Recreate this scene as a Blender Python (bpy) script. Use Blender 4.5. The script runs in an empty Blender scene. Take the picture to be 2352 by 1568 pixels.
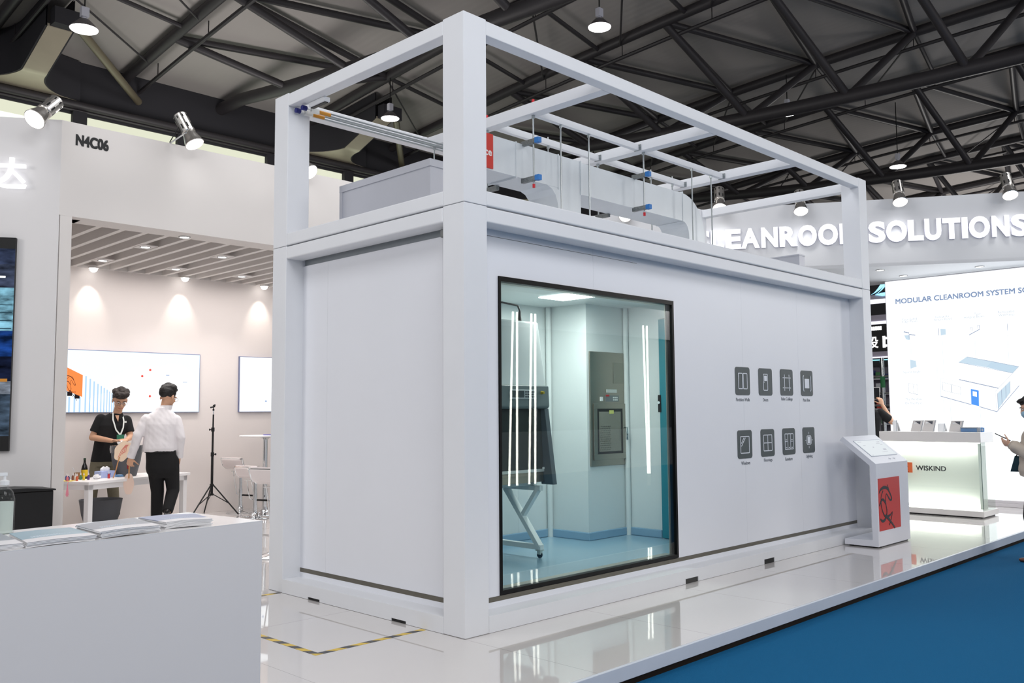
import bpy, bmesh, math, random
from mathutils import Vector, Matrix, Euler, noise

random.seed(7)
SC = bpy.context.scene
COL = SC.collection
PI = math.pi

# ------------------------------------------------------------------ camera
cd = bpy.data.cameras.new('camera')
cam = bpy.data.objects.new('camera', cd)
COL.objects.link(cam)
cd.sensor_fit = 'HORIZONTAL'
cd.sensor_width = 36.0
cd.lens = 36.0 * 2055.92 / 2352.0
cd.clip_end = 300
YAW, PITCH, ROLL = math.radians(44.5492), math.radians(4.5222), math.radians(-0.4209)
fw = Vector((math.cos(PITCH) * math.cos(YAW), math.cos(PITCH) * math.sin(YAW), math.sin(PITCH)))
rt = Vector((math.sin(YAW), -math.cos(YAW), 0))
up = rt.cross(fw)
r2 = rt * math.cos(ROLL) + up * math.sin(ROLL)
u2 = -rt * math.sin(ROLL) + up * math.cos(ROLL)
M = Matrix((r2, u2, -fw)).transposed().to_4x4()
M.translation = Vector((-4.0996, -4.4909, 1.5))
cam.matrix_world = M
SC.camera = cam

# ------------------------------------------------------------------ world, light, exposure
w = bpy.data.worlds.new('world'); SC.world = w; w.use_nodes = True
w.node_tree.nodes['Background'].inputs[0].default_value = (0.90, 0.94, 1.0, 1)
w.node_tree.nodes['Background'].inputs[1].default_value = 0.35
SC.view_settings.view_transform = 'Standard'
SC.view_settings.look = 'None'
SC.view_settings.gamma = 1.0
SC.view_settings.use_curve_mapping = False
SC.view_settings.exposure = 0.22

def lamp(name, kind, loc, energy, col=(1, 1, 1), target=None, size=1.0, size_y=None, spot=None, blend=0.5):
    l = bpy.data.lights.new(name, kind); l.energy = energy; l.color = col
    if kind == 'AREA':
        l.size = size
        if size_y: l.shape = 'RECTANGLE'; l.size_y = size_y
    elif kind == 'SPOT':
        l.spot_size = math.radians(spot or 60); l.spot_blend = blend; l.shadow_soft_size = size
    else:
        l.shadow_soft_size = size
    o = bpy.data.objects.new(name, l); COL.objects.link(o); o.location = loc
    if target is not None:
        o.rotation_euler = (Vector(target) - Vector(loc)).to_track_quat('-Z', 'Y').to_euler()
    return o

# the hall's high-bay lighting, in rows above the aisles and the stands
HALL = (0.96, 0.97, 1.0)
lamp('hall_light', 'AREA', (-2.5, -6.0, 7.0), 250, HALL, (0.5, -1.0, 0), 4, 3)
lamp('hall_light', 'AREA', (6.0, -6.5, 8.0), 120, HALL, (5.0, -1.0, 0), 5, 3)
lamp('hall_light', 'AREA', (-5.0, 2.0, 8.0), 110, HALL, (-1, 2.0, 0), 3, 3)
lamp('hall_light', 'AREA', (3.2, 2.8, 8.4), 190, HALL, (3.2, 2.4, 0), 5, 3)
lamp('hall_light', 'AREA', (10.5, -3.5, 8.2), 60, HALL, (9.0, 0.0, 0), 3, 3)
# added fill points without fixtures, brightening the roof and the stand fronts
for p_, e_ in (((-9.0, -9.0, 5.5), 560), ((4.0, -13.0, 5.5), 800), ((20.0, -10.0, 5.5), 1000), ((32.0, 6.0, 4.5), 900), ((-9.5, 5.0, 4.5), 640), ((5.0, 12.0, 5.2), 400)):
    lamp('roof_fill', 'POINT', p_, e_, (1.0, 0.97, 0.94), None, 1.3)

# ------------------------------------------------------------------ materials
def lin(c):
    out = []
    for v in c:
        v = v / 255.0
        out.append(v / 12.92 if v <= 0.04045 else ((v + 0.055) / 1.055) ** 2.4)
    return tuple(out)

MATS = {}
def mat(name, rgb, rough=0.5, metal=0.0, nscale=0, namt=0.0, bump=0.0, spec=0.5, coat=0.0, trans=0.0, ior=1.45, stretch=None, alpha=1.0):
    if name in MATS: return MATS[name]
    m = bpy.data.materials.new(name); m.use_nodes = True
    nt = m.node_tree; b = nt.nodes['Principled BSDF']
    c = lin(rgb)
    b.inputs['Base Color'].default_value = (*c, 1)
    b.inputs['Roughness'].default_value = rough
    b.inputs['Metallic'].default_value = metal
    b.inputs['Specular IOR Level'].default_value = spec
    b.inputs['Coat Weight'].default_value = coat
    b.inputs['Coat Roughness'].default_value = 0.03
    b.inputs['Transmission Weight'].default_value = trans
    b.inputs['IOR'].default_value = ior
    if nscale:
        tc = nt.nodes.new('ShaderNodeTexCoord'); nz = nt.nodes.new('ShaderNodeTexNoise')
        nz.inputs['Scale'].default_value = nscale; nz.inputs['Detail'].default_value = 4
        src = tc.outputs['Object']
        if stretch:
            mp = nt.nodes.new('ShaderNodeMapping'); mp.inputs['Scale'].default_value = stretch
            nt.links.new(src, mp.inputs[0]); src = mp.outputs[0]
        nt.links.new(src, nz.inputs['Vector'])
        if namt:
            mx = nt.nodes.new('ShaderNodeMix'); mx.data_type = 'RGBA'
            mx.inputs[6].default_value = (*[v * (1 - namt) for v in c], 1)
            mx.inputs[7].default_value = (*[min(1, v * (1 + namt)) for v in c], 1)
            nt.links.new(nz.outputs['Fac'], mx.inputs[0]); nt.links.new(mx.outputs[2], b.inputs['Base Color'])
        if bump:
            bp = nt.nodes.new('ShaderNodeBump'); bp.inputs['Strength'].default_value = bump; bp.inputs['Distance'].default_value = 0.01
            nt.links.new(nz.outputs['Fac'], bp.inputs['Height']); nt.links.new(bp.outputs[0], b.inputs['Normal'])
    MATS[name] = m
    return m

def emit(name, rgb, strength=1.0, nscale=0, namt=0.0):
    if name in MATS: return MATS[name]
    m = bpy.data.materials.new(name); m.use_nodes = True
    nt = m.node_tree; nt.nodes.clear()
    o = nt.nodes.new('ShaderNodeOutputMaterial'); e = nt.nodes.new('ShaderNodeEmission')
    e.inputs[0].default_value = (*lin(rgb), 1); e.inputs[1].default_value = strength
    nt.links.new(e.outputs[0], o.inputs[0]); MATS[name] = m
    return m

def glass(name, rgb=(225, 240, 240), rough=0.0, refl=1.0):
    """thin clear pane: tinted see-through plus a Fresnel mirror"""
    if name in MATS: return MATS[name]
    m = bpy.data.materials.new(name); m.use_nodes = True
    nt = m.node_tree; nt.nodes.clear()
    o = nt.nodes.new('ShaderNodeOutputMaterial'); t = nt.nodes.new('ShaderNodeBsdfTransparent'); g = nt.nodes.new('ShaderNodeBsdfGlossy')
    g.inputs['Roughness'].default_value = rough
    t.inputs[0].default_value = (*lin(rgb), 1)
    f = nt.nodes.new('ShaderNodeFresnel'); ge = nt.nodes.new('ShaderNodeNewGeometry'); mr = nt.nodes.new('ShaderNodeMapRange')
    mr.inputs[3].default_value = 1.5; mr.inputs[4].default_value = 1 / 1.5
    nt.links.new(ge.outputs['Backfacing'], mr.inputs[0]); nt.links.new(mr.outputs[0], f.inputs[0])
    mu = nt.nodes.new('ShaderNodeMath'); mu.operation = 'MULTIPLY'; mu.inputs[1].default_value = refl; mu.use_clamp = True
    nt.links.new(f.outputs[0], mu.inputs[0])
    mx = nt.nodes.new('ShaderNodeMixShader')
    nt.links.new(mu.outputs[0], mx.inputs[0]); nt.links.new(t.outputs[0], mx.inputs[1]); nt.links.new(g.outputs[0], mx.inputs[2])
    nt.links.new(mx.outputs[0], o.inputs[0]); MATS[name] = m
    return m

# ------------------------------------------------------------------ mesh builder
class MB:
    def __init__(s): s.v = []; s.f = []; s.mi = []; s.cur = 0
    def add(s, vs, fs):
        b = len(s.v); s.v += [tuple(x) for x in vs]
        for f in fs: s.f.append([b + i for i in f]); s.mi.append(s.cur)
        return s
    def box(s, x0, x1, y0, y1, z0, z1):
        return s.add([(x0, y0, z0), (x1, y0, z0), (x1, y1, z0), (x0, y1, z0), (x0, y0, z1), (x1, y0, z1), (x1, y1, z1), (x0, y1, z1)],
                     [(0, 3, 2, 1), (4, 5, 6, 7), (0, 1, 5, 4), (1, 2, 6, 5), (2, 3, 7, 6), (3, 0, 4, 7)])
    def obox(s, c, size, R):
        c = Vector(c); h = [x / 2 for x in size]; vs = []
        for sx, sy, sz in ((-1, -1, -1), (1, -1, -1), (1, 1, -1), (-1, 1, -1), (-1, -1, 1), (1, -1, 1), (1, 1, 1), (-1, 1, 1)):
            vs.append(c + R @ Vector((sx * h[0], sy * h[1], sz * h[2])))
        return s.add(vs, [(0, 3, 2, 1), (4, 5, 6, 7), (0, 1, 5, 4), (1, 2, 6, 5), (2, 3, 7, 6), (3, 0, 4, 7)])
    def bar(s, p, q, wd, ht, upv=(0, 0, 1)):
        p = Vector(p); q = Vector(q); d = (q - p); L = d.length; d.normalize()
        u = Vector(upv); sd = d.cross(u)
        if sd.length < 1e-4: sd = d.cross(Vector((0, 1, 0)))
        sd.normalize(); u = sd.cross(d)
        R = Matrix((d, sd, u)).transposed()
        return s.obox((p + q) / 2, (L, wd, ht), R)
    def rings(s, rs, cap=True):
        n = len(rs[0]); b = len(s.v)
        for r in rs: s.v += [tuple(x) for x in r]
        for k in range(len(rs) - 1):
            for i in range(n):
                j = (i + 1) % n
                s.f.append([b + k * n + i, b + k * n + j, b + (k + 1) * n + j, b + (k + 1) * n + i]); s.mi.append(s.cur)
        if cap:
            s.f.append([b + i for i in range(n)][::-1]); s.mi.append(s.cur)
            s.f.append([b + (len(rs) - 1) * n + i for i in range(n)]); s.mi.append(s.cur)
        return s
    def tube(s, p, q, r, n=12, r1=None, cap=True):
        p = Vector(p); q = Vector(q); d = (q - p).normalized()
        a = d.cross(Vector((0, 0, 1)))
        if a.length < 1e-3: a = d.cross(Vector((0, 1, 0)))
        a.normalize(); b = d.cross(a)
        r1 = r if r1 is None else r1
        rr = []
        for c, R in ((p, r), (q, r1)):
            rr.append([c + (a * math.cos(2 * PI * i / n) + b * math.sin(2 * PI * i / n)) * R for i in range(n)])
        return s.rings(rr, cap)
    def path(s, pts, r, n=8, cap=True):
        pts = [Vector(p) for p in pts]; rr = []
        a = None
        for i, p in enumerate(pts):
            d = (pts[min(i + 1, len(pts) - 1)] - pts[max(i - 1, 0)]).normalized()
            if a is None:
                a = d.cross(Vector((0, 0, 1)))
                if a.length < 1e-3: a = d.cross(Vector((0, 1, 0)))
            a = (a - d * a.dot(d)).normalized(); b = d.cross(a)
            R = r[i] if isinstance(r, (list, tuple)) else r
            rr.append([p + (a * math.cos(2 * PI * k / n) + b * math.sin(2 * PI * k / n)) * R for k in range(n)])
        return s.rings(rr, cap)
    def lathe(s, prof, c=(0, 0, 0), n=24, axis='z', cap=True):
        c = Vector(c); rr = []
        for r, h in prof:
            ring = []
            for i in range(n):
                t = 2 * PI * i / n
                if axis == 'z': ring.append(c + Vector((r * math.cos(t), r * math.sin(t), h)))
                elif axis == 'x': ring.append(c + Vector((h, r * math.cos(t), r * math.sin(t))))
                else: ring.append(c + Vector((r * math.sin(t), h, r * math.cos(t))))
            rr.append(ring)
        return s.rings(rr, cap)
    def prism(s, poly, f0, f1):
        """poly: 2D list; f0/f1 map (a,b) to 3D for the two ends"""
        n = len(poly)
        vs = [f0(*p) for p in poly] + [f1(*p) for p in poly]
        fs = [list(range(n))[::-1], list(range(n, 2 * n))]
        for i in range(n):
            j = (i + 1) % n; fs.append([i, j, n + j, n + i])
        return s.add(vs, fs)
    def ell(s, c, rad, R=None, nu=16, nv=10):
        c = Vector(c); R = R or Matrix.Identity(3); rr = []
        for j in range(nv + 1):
            ph = -PI / 2 + PI * j / nv
            cr = max(math.cos(ph), 0.02)
            rr.append([c + R @ Vector((rad[0] * cr * math.cos(2 * PI * i / nu), rad[1] * cr * math.sin(2 * PI * i / nu), rad[2] * math.sin(ph))) for i in range(nu)])
        return s.rings(rr)
    def cap2(s, p, q, r1, r2, n=14):
        """tapered capsule"""
        p = Vector(p); q = Vector(q)
        s.tube(p, q, r1, n, r2)
        s.ell(p, (r1, r1, r1), None, n, 8); s.ell(q, (r2, r2, r2), None, n, 8)
        return s

def link(name, me, m, parent=None):
    o = bpy.data.objects.new(name, me); COL.objects.link(o)
    for x in (m if isinstance(m, (list, tuple)) else [m]): me.materials.append(x)
    if parent is not None: o.parent = parent
    return o

def world_of(o):
    Mx = Matrix.LocRotScale(o.location, o.rotation_euler, o.scale)
    return world_of(o.parent) @ Mx if o.parent else Mx

def make(name, mb, m, parent=None, w=False, bevel=0.0, smooth=False, seg=2):
    """link an MB as one mesh object; w=True: the coordinates are world ones"""
    me = bpy.data.meshes.new(name)
    me.from_pydata(mb.v, [], mb.f)
    if isinstance(m, (list, tuple)):
        me.polygons.foreach_set('material_index', mb.mi)
    bm = bmesh.new(); bm.from_mesh(me)
    bmesh.ops.recalc_face_normals(bm, faces=bm.faces)
    if bevel:
        es = [e for e in bm.edges if len(e.link_faces) == 2 and e.calc_face_angle(0) > 0.6]
        bmesh.ops.bevel(bm, geom=es, offset=bevel, segments=seg, affect='EDGES', profile=0.5)
    if smooth:
        for f in bm.faces: f.smooth = True
        for e in bm.edges:
            if len(e.link_faces) == 2 and e.calc_face_angle(0) > 0.7: e.smooth = False
    bm.to_mesh(me); bm.free()
    o = link(name, me, m, parent)
    if parent is None and not w:
        pass
    if w and parent is not None:
        me.transform(world_of(parent).inverted())
    return o

def thing(name, label, cat, loc=(0, 0, 0), rotz=0.0, group=None):
    o = bpy.data.objects.new(name, None); COL.objects.link(o)
    o.empty_display_size = 0.1
    o.location = loc; o.rotation_euler = (0, 0, rotz)
    o['label'] = label; o['category'] = cat
    if group: o['group'] = group
    return o

def tag(o, label, cat, group=None):
    o['label'] = label; o['category'] = cat
    if group: o['group'] = group
    return o

def struct(o):
    o['kind'] = 'structure'; return o

def dup(root, loc, rotz=None, label=None, group=None, name=None):
    r = root.copy(); COL.objects.link(r); r.location = loc
    if rotz is not None: r.rotation_euler = (0, 0, rotz)
    if label: r['label'] = label
    if group: r['group'] = group
    for ch in list(root.children):
        c = ch.copy(); COL.objects.link(c); c.parent = r
        for g in ch.children:
            d = g.copy(); COL.objects.link(d); d.parent = c
    return r

TMP = bpy.data.scenes.new('workbench')   # modifiers and lettering are evaluated here, then removed
def evaluated(o):
    TMP.collection.objects.link(o); vl = TMP.view_layers[0]; vl.update()
    me = bpy.data.meshes.new_from_object(o.evaluated_get(vl.depsgraph))
    TMP.collection.objects.unlink(o)
    return me

def text_mesh(s, bold=0.0, depth=0.0):
    c = bpy.data.curves.new('text', 'FONT'); c.body = s; c.offset = bold; c.extrude = depth; c.resolution_u = 4
    o = bpy.data.objects.new('text', c)
    me = evaluated(o)
    bpy.data.objects.remove(o); bpy.data.curves.remove(c)
    return me

def text(name, s, m, org, xdir, width, height=None, parent=None, bold=0.0, depth=0.002, updir=(0, 0, 1), out=0.0, fat=0.0):
    """lettering whose lower left corner is at org (world), running along xdir"""
    me = text_mesh(s, bold, 0.01)
    xs = [v.co.x for v in me.vertices]; ys = [v.co.y for v in me.vertices]
    x0, x1, y0, y1 = min(xs), max(xs), min(ys), max(ys)
    sx = width / (x1 - x0); sy = height / (y1 - y0) if height else sx
    X = Vector(xdir).normalized(); Y = Vector(updir).normalized(); Z = X.cross(Y)
    o0 = Vector(org)
    inv = world_of(parent).inverted() if parent is not None else Matrix.Identity(4)
    for v in me.vertices:
        p = o0 + X * ((v.co.x - x0) * sx) + Y * ((v.co.y - y0) * sy) + Z * (out + (v.co.z / 0.01 + 1) * depth / 2)
        v.co = inv @ p
    me.materials.clear()
    if fat:   # heavier weight: the glyphs thickened by shifted copies of themselves
        bm = bmesh.new(); bm.from_mesh(me); g0 = bm.verts[:] + bm.edges[:] + bm.faces[:]
        R3 = inv.to_3x3()
        for k, (a, b) in enumerate(((fat, 0), (0, fat), (fat, fat))):
            r_ = bmesh.ops.duplicate(bm, geom=g0); off = R3 @ (X * a + Y * b + Z * (.0003 * (k + 1)))
            for e in r_['geom']:
                if isinstance(e, bmesh.types.BMVert): e.co += off
        bm.to_mesh(me); bm.free()
    return link(name, me, m, parent)

# shared materials
WHITE_STEEL = mat('white_painted_steel', (226, 228, 232), 0.42, 0, 3.0, 0.03, 0.02)
WHITE_PANEL = mat('white_wall_panel', (228, 230, 236), 0.38, 0, 2.0, 0.02)
WHITE_MATT = mat('white_matt_paint', (226, 224, 224), 0.75, 0, 1.5, 0.02)
STAINLESS = mat('brushed_stainless', (158, 154, 144), 0.36, 1.0, 6, 0.10, 0.02, stretch=(1, 1, 60))
CHROME = mat('chrome', (225, 228, 230), 0.06, 1.0)
ZINC = mat('galvanised_steel', (176, 182, 184), 0.3, 0.9, 30, 0.12)
DUCT = mat('galvanised_duct', (214, 220, 224), 0.34, 0.15, 5, 0.05)
BLACK = mat('black_plastic', (14, 14, 15), 0.45, 0, 20, 0.05)
DARK_STEEL = mat('dark_painted_steel', (50, 47, 50), 0.5, 0.0, 4, 0.12)
GLOW = emit('lamp_glow', (255, 253, 250), 7.0)
# ================================================================== setting
# blue carpet of the aisle
cm = mat('blue_carpet', (23, 95, 140), 0.95, 0, 260, 0.22, 0.6, spec=0.1)
mb = MB(); mb.box(-20, 40, -11.0, -1.146, -0.16, -0.12)
o = make('carpet', mb, cm); tag(o, 'blue needle-felt carpet laid along the aisle in front of the white platform', 'carpet')
mb = MB(); mb.box(-30, 70, -30, 16.2, -0.3, -0.165)
struct(make('floor', mb, mat('hall_concrete', (120, 120, 118), 0.6, 0, 2, 0.08)))

# raised glossy platform
def tile_mat():
    m = bpy.data.materials.new('glossy_white_tile'); m.use_nodes = True; nt = m.node_tree; b = nt.nodes['Principled BSDF']
    tc = nt.nodes.new('ShaderNodeTexCoord'); br = nt.nodes.new('ShaderNodeTexBrick')
    br.offset = 0.0; br.inputs['Scale'].default_value = 1.0
    br.inputs['Brick Width'].default_value = 1.22; br.inputs['Row Height'].default_value = 2.44
    br.inputs['Mortar Size'].default_value = 0.0022
    br.inputs['Color1'].default_value = (*lin((216, 212, 210)), 1); br.inputs['Color2'].default_value = (*lin((219, 215, 213)), 1)
    br.inputs['Mortar'].default_value = (*lin((172, 168, 166)), 1)
    nt.links.new(tc.outputs['Object'], br.inputs['Vector']); nt.links.new(br.outputs['Color'], b.inputs['Base Color'])
    b.inputs['Roughness'].default_value = 0.035; b.inputs['Coat Weight'].default_value = 0.5; b.inputs['Coat Roughness'].default_value = 0.02
    nz = nt.nodes.new('ShaderNodeTexNoise'); nz.inputs['Scale'].default_value = 0.7
    bp = nt.nodes.new('ShaderNodeBump'); bp.inputs['Strength'].default_value = 0.012; bp.inputs['Distance'].default_value = 0.05
    nt.links.new(tc.outputs['Object'], nz.inputs['Vector']); nt.links.new(nz.outputs['Fac'], bp.inputs['Height']); nt.links.new(bp.outputs[0], b.inputs['Normal'])
    return m
PT = thing('platform', 'low raised platform with glossy white floor carrying the container and stands', 'platform', (0, -1.15, -0.12))
mb = MB(); mb.box(-8, 12.5, -1.125, 9.0, -0.06, 0.0); make('floor_board', mb, tile_mat(), PT, True)
mb = MB(); mb.box(-8, 12.5, -1.15, -1.125, -0.085, 0.0005); make('edge_trim', mb, mat('white_edge_trim', (206, 212, 222), 0.35, 0, 4, 0.06), PT, True, 0.003)
mb = MB()
for i in range(18): mb.box(-7.6 + i * 1.15, -7.52 + i * 1.15, -1.1, 8.9, -0.165, -0.06)
mb.box(-8, 12.5, -1.105, -1.1, -0.165, -0.06)
make('substructure', mb, mat('dark_timber', (40, 32, 28), 0.8, 0, 8, 0.2), PT, True)

# hall roof: shallow arch, with a light-grey underside
def zu(y): return 10.03 - 0.04 * (y - 5) - 0.003 * (y - 5) ** 2
def zl(y): return 8.2 + 0.05 * (y - 5) + 0.004 * (y - 5) ** 2 if y < 15 else 9.1
mb = MB(); ys = [-22 + i * 2 for i in range(20)]
for i in range(len(ys) - 1):
    y0, y1 = ys[i], min(ys[i + 1], 16.0)
    if y0 >= 16: break
    mb.add([(-16, y0, zu(y0) + .14), (75, y0, zu(y0) + .14), (75, y1, zu(y1) + .14), (-16, y1, zu(y1) + .14),
            (-16, y0, zu(y0) + .3), (75, y0, zu(y0) + .3), (75, y1, zu(y1) + .3), (-16, y1, zu(y1) + .3)],
           [(0, 1, 2, 3), (4, 5, 6, 7), (0, 1, 5, 4), (3, 2, 6, 7)])
def roof_mat():
    m = mat('roof_panel', (162, 157, 154), 0.8, 0, 0.6, 0.06); nt = m.node_tree; b = nt.nodes['Principled BSDF']
    tc = nt.nodes.new('ShaderNodeTexCoord'); wv = nt.nodes.new('ShaderNodeTexWave'); wv.bands_direction = 'X'; wv.inputs['Scale'].default_value = 1.6
    bp = nt.nodes.new('ShaderNodeBump'); bp.inputs['Strength'].default_value = 0.10; bp.inputs['Distance'].default_value = 0.02
    nt.links.new(tc.outputs['Object'], wv.inputs['Vector']); nt.links.new(wv.outputs['Fac'], bp.inputs['Height']); nt.links.new(bp.outputs[0], b.inputs['Normal'])
    return m
struct(make('ceiling', mb, roof_mat()))

# dark side wall of the hall with a clerestory strip
HW = mat('dark_hall_wall', (42, 41, 46), 0.8, 0, 1, 0.1)
mb = MB(); mb.box(-16, 75, 16.0, 16.3, -0.165, 6.6); mb.box(-16, 75, 16.0, 16.3, 8.2, 9.6)
struct(make('wall_hall', mb, HW))
LITE = mat('pale_steel_sheet', (178, 168, 150), 0.42, 0.35, 3, 0.12)
cg = emit('daylight_pane', (226, 240, 218), 1.5)
for i in range(9):
    x0 = .775 + i * 2.385
    fr = MB(); fr.box(x0 - .3, x0, 15.86, 16.1, 6.6, 8.2); fr.box(x0, x0 + 2.085, 15.94, 16.1, 8.14, 8.2); fr.box(x0, x0 + 2.085, 15.94, 16.1, 6.6, 6.68)
    wf = struct(make('window_%d' % (i + 1), fr, HW))
    p_ = MB(); p_.box(x0, x0 + 2.085, 16.05, 16.08, 6.68, 8.14); make('pane', p_, cg, wf, True)
    lb = MB(); lb.box(x0, x0 + 2.085, 15.99, 16.05, 7.90, 8.14); make('blind', lb, emit('blind_glow', (232, 234, 210), 0.85), wf, True)
mb = MB(); mb.path([(-16, 15.85, 8.33), (40, 15.85, 8.33)], 0.09, 14); mb.path([(-16, 15.9, 8.22), (40, 15.9, 8.22)], 0.03, 8)
struct(make('trim_1', mb, DARK_STEEL, smooth=True))

# flared sheet-steel brackets where the trusses land on the side wall
BR_L = ['flared pale steel bracket under the roof edge, above the booth number wall', 'flared pale steel bracket seen through the open frame beyond the container', 'flared pale steel bracket farthest along the dark hall wall']
for i, bx in enumerate((1.70, 9.45, 17.2)):
    n = 26; L = []; R_ = []
    for k in range(n + 1):
        t = k / n                      # 0 at the wall, 1 at the truss
        y = 15.9 - 2.5 * t
        z = 8.43 + max(0, 14.75 - y) * .36
        e = max(0, 1 - (15.9 - y) / 1.25)
        hw = .225 + 1.05 * (1 - math.sqrt(max(0, 1 - e * e)))
        cx = bx + .03 * t
        L.append((cx - hw, y, z)); R_.append((cx + hw, y, z))
    mb = MB(); vs = []
    for a, b_ in zip(L, R_): vs += [a, b_, (a[0], a[1], a[2] + .06), (b_[0], b_[1], b_[2] + .06)]
    fs = []
    for k in range(n):
        q = 4 * k; fs += [(q, q + 1, q + 5, q + 4), (q + 2, q + 3, q + 7, q + 6), (q, q + 4, q + 6, q + 2), (q + 1, q + 5, q + 7, q + 3)]
    fs += [(0, 1, 3, 2), (4 * n, 4 * n + 1, 4 * n + 3, 4 * n + 2)]
    mb.add(vs, fs)
    BK = thing('roof_bracket', BR_L[i], 'bracket', (bx, 15.9, 8.43)); make('flared_sheet', mb, LITE, BK, True, smooth=True)
    for sd, side in ((-1, L), (1, R_)):
        cb = MB(); vs = []; fs = []
        for p0 in side: vs += [(p0[0] + sd * .004, p0[1], p0[2] + .01), (p0[0] + sd * .004, p0[1], zu(p0[1]) + .1)]
        for k in range(n): fs.append((2 * k, 2 * k + 2, 2 * k + 3, 2 * k + 1))
        m0 = len(vs); vs += [(a[0] + sd * .03, a[1], a[2]) for a in vs]
        fs += [tuple(m0 + j for j in f) for f in fs[:n]]
        for k in range(n): fs.append((2 * k, 2 * k + 2, m0 + 2 * k + 2, m0 + 2 * k))
        cb.add(vs, fs); make('side_sheet', cb, HW, BK, True, smooth=True)
    mb = MB(); mb.tube((bx + .35, 13.3, zu(13.3) - .5), (bx + 2.6, 15.9, 8.75), .085, 12); make('stay_tube', mb, mat('stay_lit_tone', (110, 102, 84), .4, .2), BK, True, smooth=True)  # tube colour carries the yellowish light that falls on it
    mb = MB(); mb.box(bx - .15, bx + .42, 13.15, 13.4, 8.93, 9.25); make('seat_block', mb, HW, BK, True)

# roof trusses: triangular tubes, running across the hall
TR_L = ['dark tubular roof truss nearest the left edge, above the screen wall',
        'dark tubular roof truss crossing just behind the near corner of the tall white frame',
        'dark tubular roof truss crossing above the middle of the long white frame',
        'dark tubular roof truss above the far corner post of the white frame',
        'dark tubular roof truss low over the illuminated fascia letters',
        'dark tubular roof truss farthest away, barely clear of the fascia top']
tube_cache = {}
def strut(name, p, q, r, parent, n=10):
    mb = MB(); mb.tube(p, q, r, n); return make(name, mb, DARK_STEEL, parent, True, smooth=True)
for k in range(6):
    xl = -1.35 + 7.75 * k
    T = thing('roof_truss', TR_L[k], 'roof truss', (xl, 5, 8.2))
    yy = [-9.0 + 1.2 * i for i in range(21)]
    yy = [y for y in yy if y <= 15.6] + [16.05]
    mb = MB(); mb.path([(xl, y, zl(y)) for y in yy], 0.15, 14); make('lower_chord', mb, DARK_STEEL, T, True, smooth=True)
    for sd in (-1, 1):
        mb = MB(); mb.path([(xl + sd * 2.4, y, zu(y)) for y in yy], 0.115, 12); make('upper_chord', mb, DARK_STEEL, T, True, smooth=True)
        if k < 5:
            mb = MB(); mb.path([(xl + sd * 2.4 + .35, y, zu(y) - .22) for y in yy], 0.045, 8)
            for y in yy[::2]: mb.tube((xl + sd * 2.4 + .35, y, zu(y) - .22), (xl + sd * 2.4 + .35, y, zu(y) + .1), 0.012, 5)
            make('service_pipe', mb, DARK_STEEL, T, True, smooth=True)
    for j in range(-4, 6):
        yf = 2.85 + 2.37 * j; yn = yf + 1.185; ylo = yf + .55
        if ylo > 15 or yf < -8.5: continue
        lo = (xl, ylo, zl(ylo))
        strut('web', lo, (xl + 2.4, yf, zu(yf)), 0.085, T)
        strut('web', lo, (xl - 2.4, yn, zu(yn)), 0.085, T)
        strut('brace', (xl + 2.4, yf, zu(yf)), (xl - 2.4, yn, zu(yn)), 0.075, T)
        if yn - 2.37 > -9: strut('brace', (xl + 2.4, yf, zu(yf)), (xl - 2.4, yn - 2.37, zu(yn - 2.37)), 0.075, T)
        if k < 5:
            strut('tie_rod', (xl + 2.4, yf, zu(yf) - .1), (xl + 5.35, yf + 2.37, zu(yf + 2.37) - .1), 0.022, T, 6)
            strut('tie_rod', (xl + 2.4, yf, zu(yf) - .02), (xl + 5.35, yf + .6, zu(yf + .6) - .02), 0.05, T, 8)

# high-bay pendant lamps
def pendant(loc, cord, label):
    t = thing('pendant_lamp', label, 'lamp', loc, 0, 'high bay lamps under the hall roof')
    mb = MB(); mb.tube((0, 0, .34), (0, 0, cord), .012, 6); make('cord', mb, BLACK, t)
    mb = MB(); mb.box(-.06, .06, -.05, .05, .2, .36); mb.tube((0, 0, .13), (0, 0, .2), .035, 10); make('driver_box', mb, mat('lamp_grey', (190, 190, 200), 0.5), t, bevel=.006)
    mb = MB(); mb.lathe([(.04, .17), (.08, .155), (.13, .105), (.2, .03), (.225, 0), (.215, 0), (.19, .03), (.04, .15)], n=28); make('shade', mb, mat('lamp_shade', (120, 116, 118), 0.4, 0.5), t, smooth=True)
    mb = MB(); mb.lathe([(.001, .012), (.212, .012), (.205, -.012), (.12, -.024), (.001, -.028)], n=28); make('lens', mb, GLOW, t, smooth=True)
    return t
PL = [((1.05, 10.2, 7.7), 2.0, 'bright pendant high-bay lamp hanging above the wall with booth number'),
      ((8.6, 5.66, 8.64), 1.2, 'bright pendant high-bay lamp high above the top rail of the white frame'),
      ((8.75, 12.18, 8.5), 1.1, 'bright pendant high-bay lamp seen inside the open end of the white frame'),
      ((16.4, 5.94, 8.91), 1.0, 'bright pendant high-bay lamp half hidden by a truss tube near the far frame rail'),
      ((20.4, 4.8, 8.1), 1.8, 'bright pendant high-bay lamp split by a truss strut, farthest toward the fascia')]
for a in PL: pendant(*a)
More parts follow.
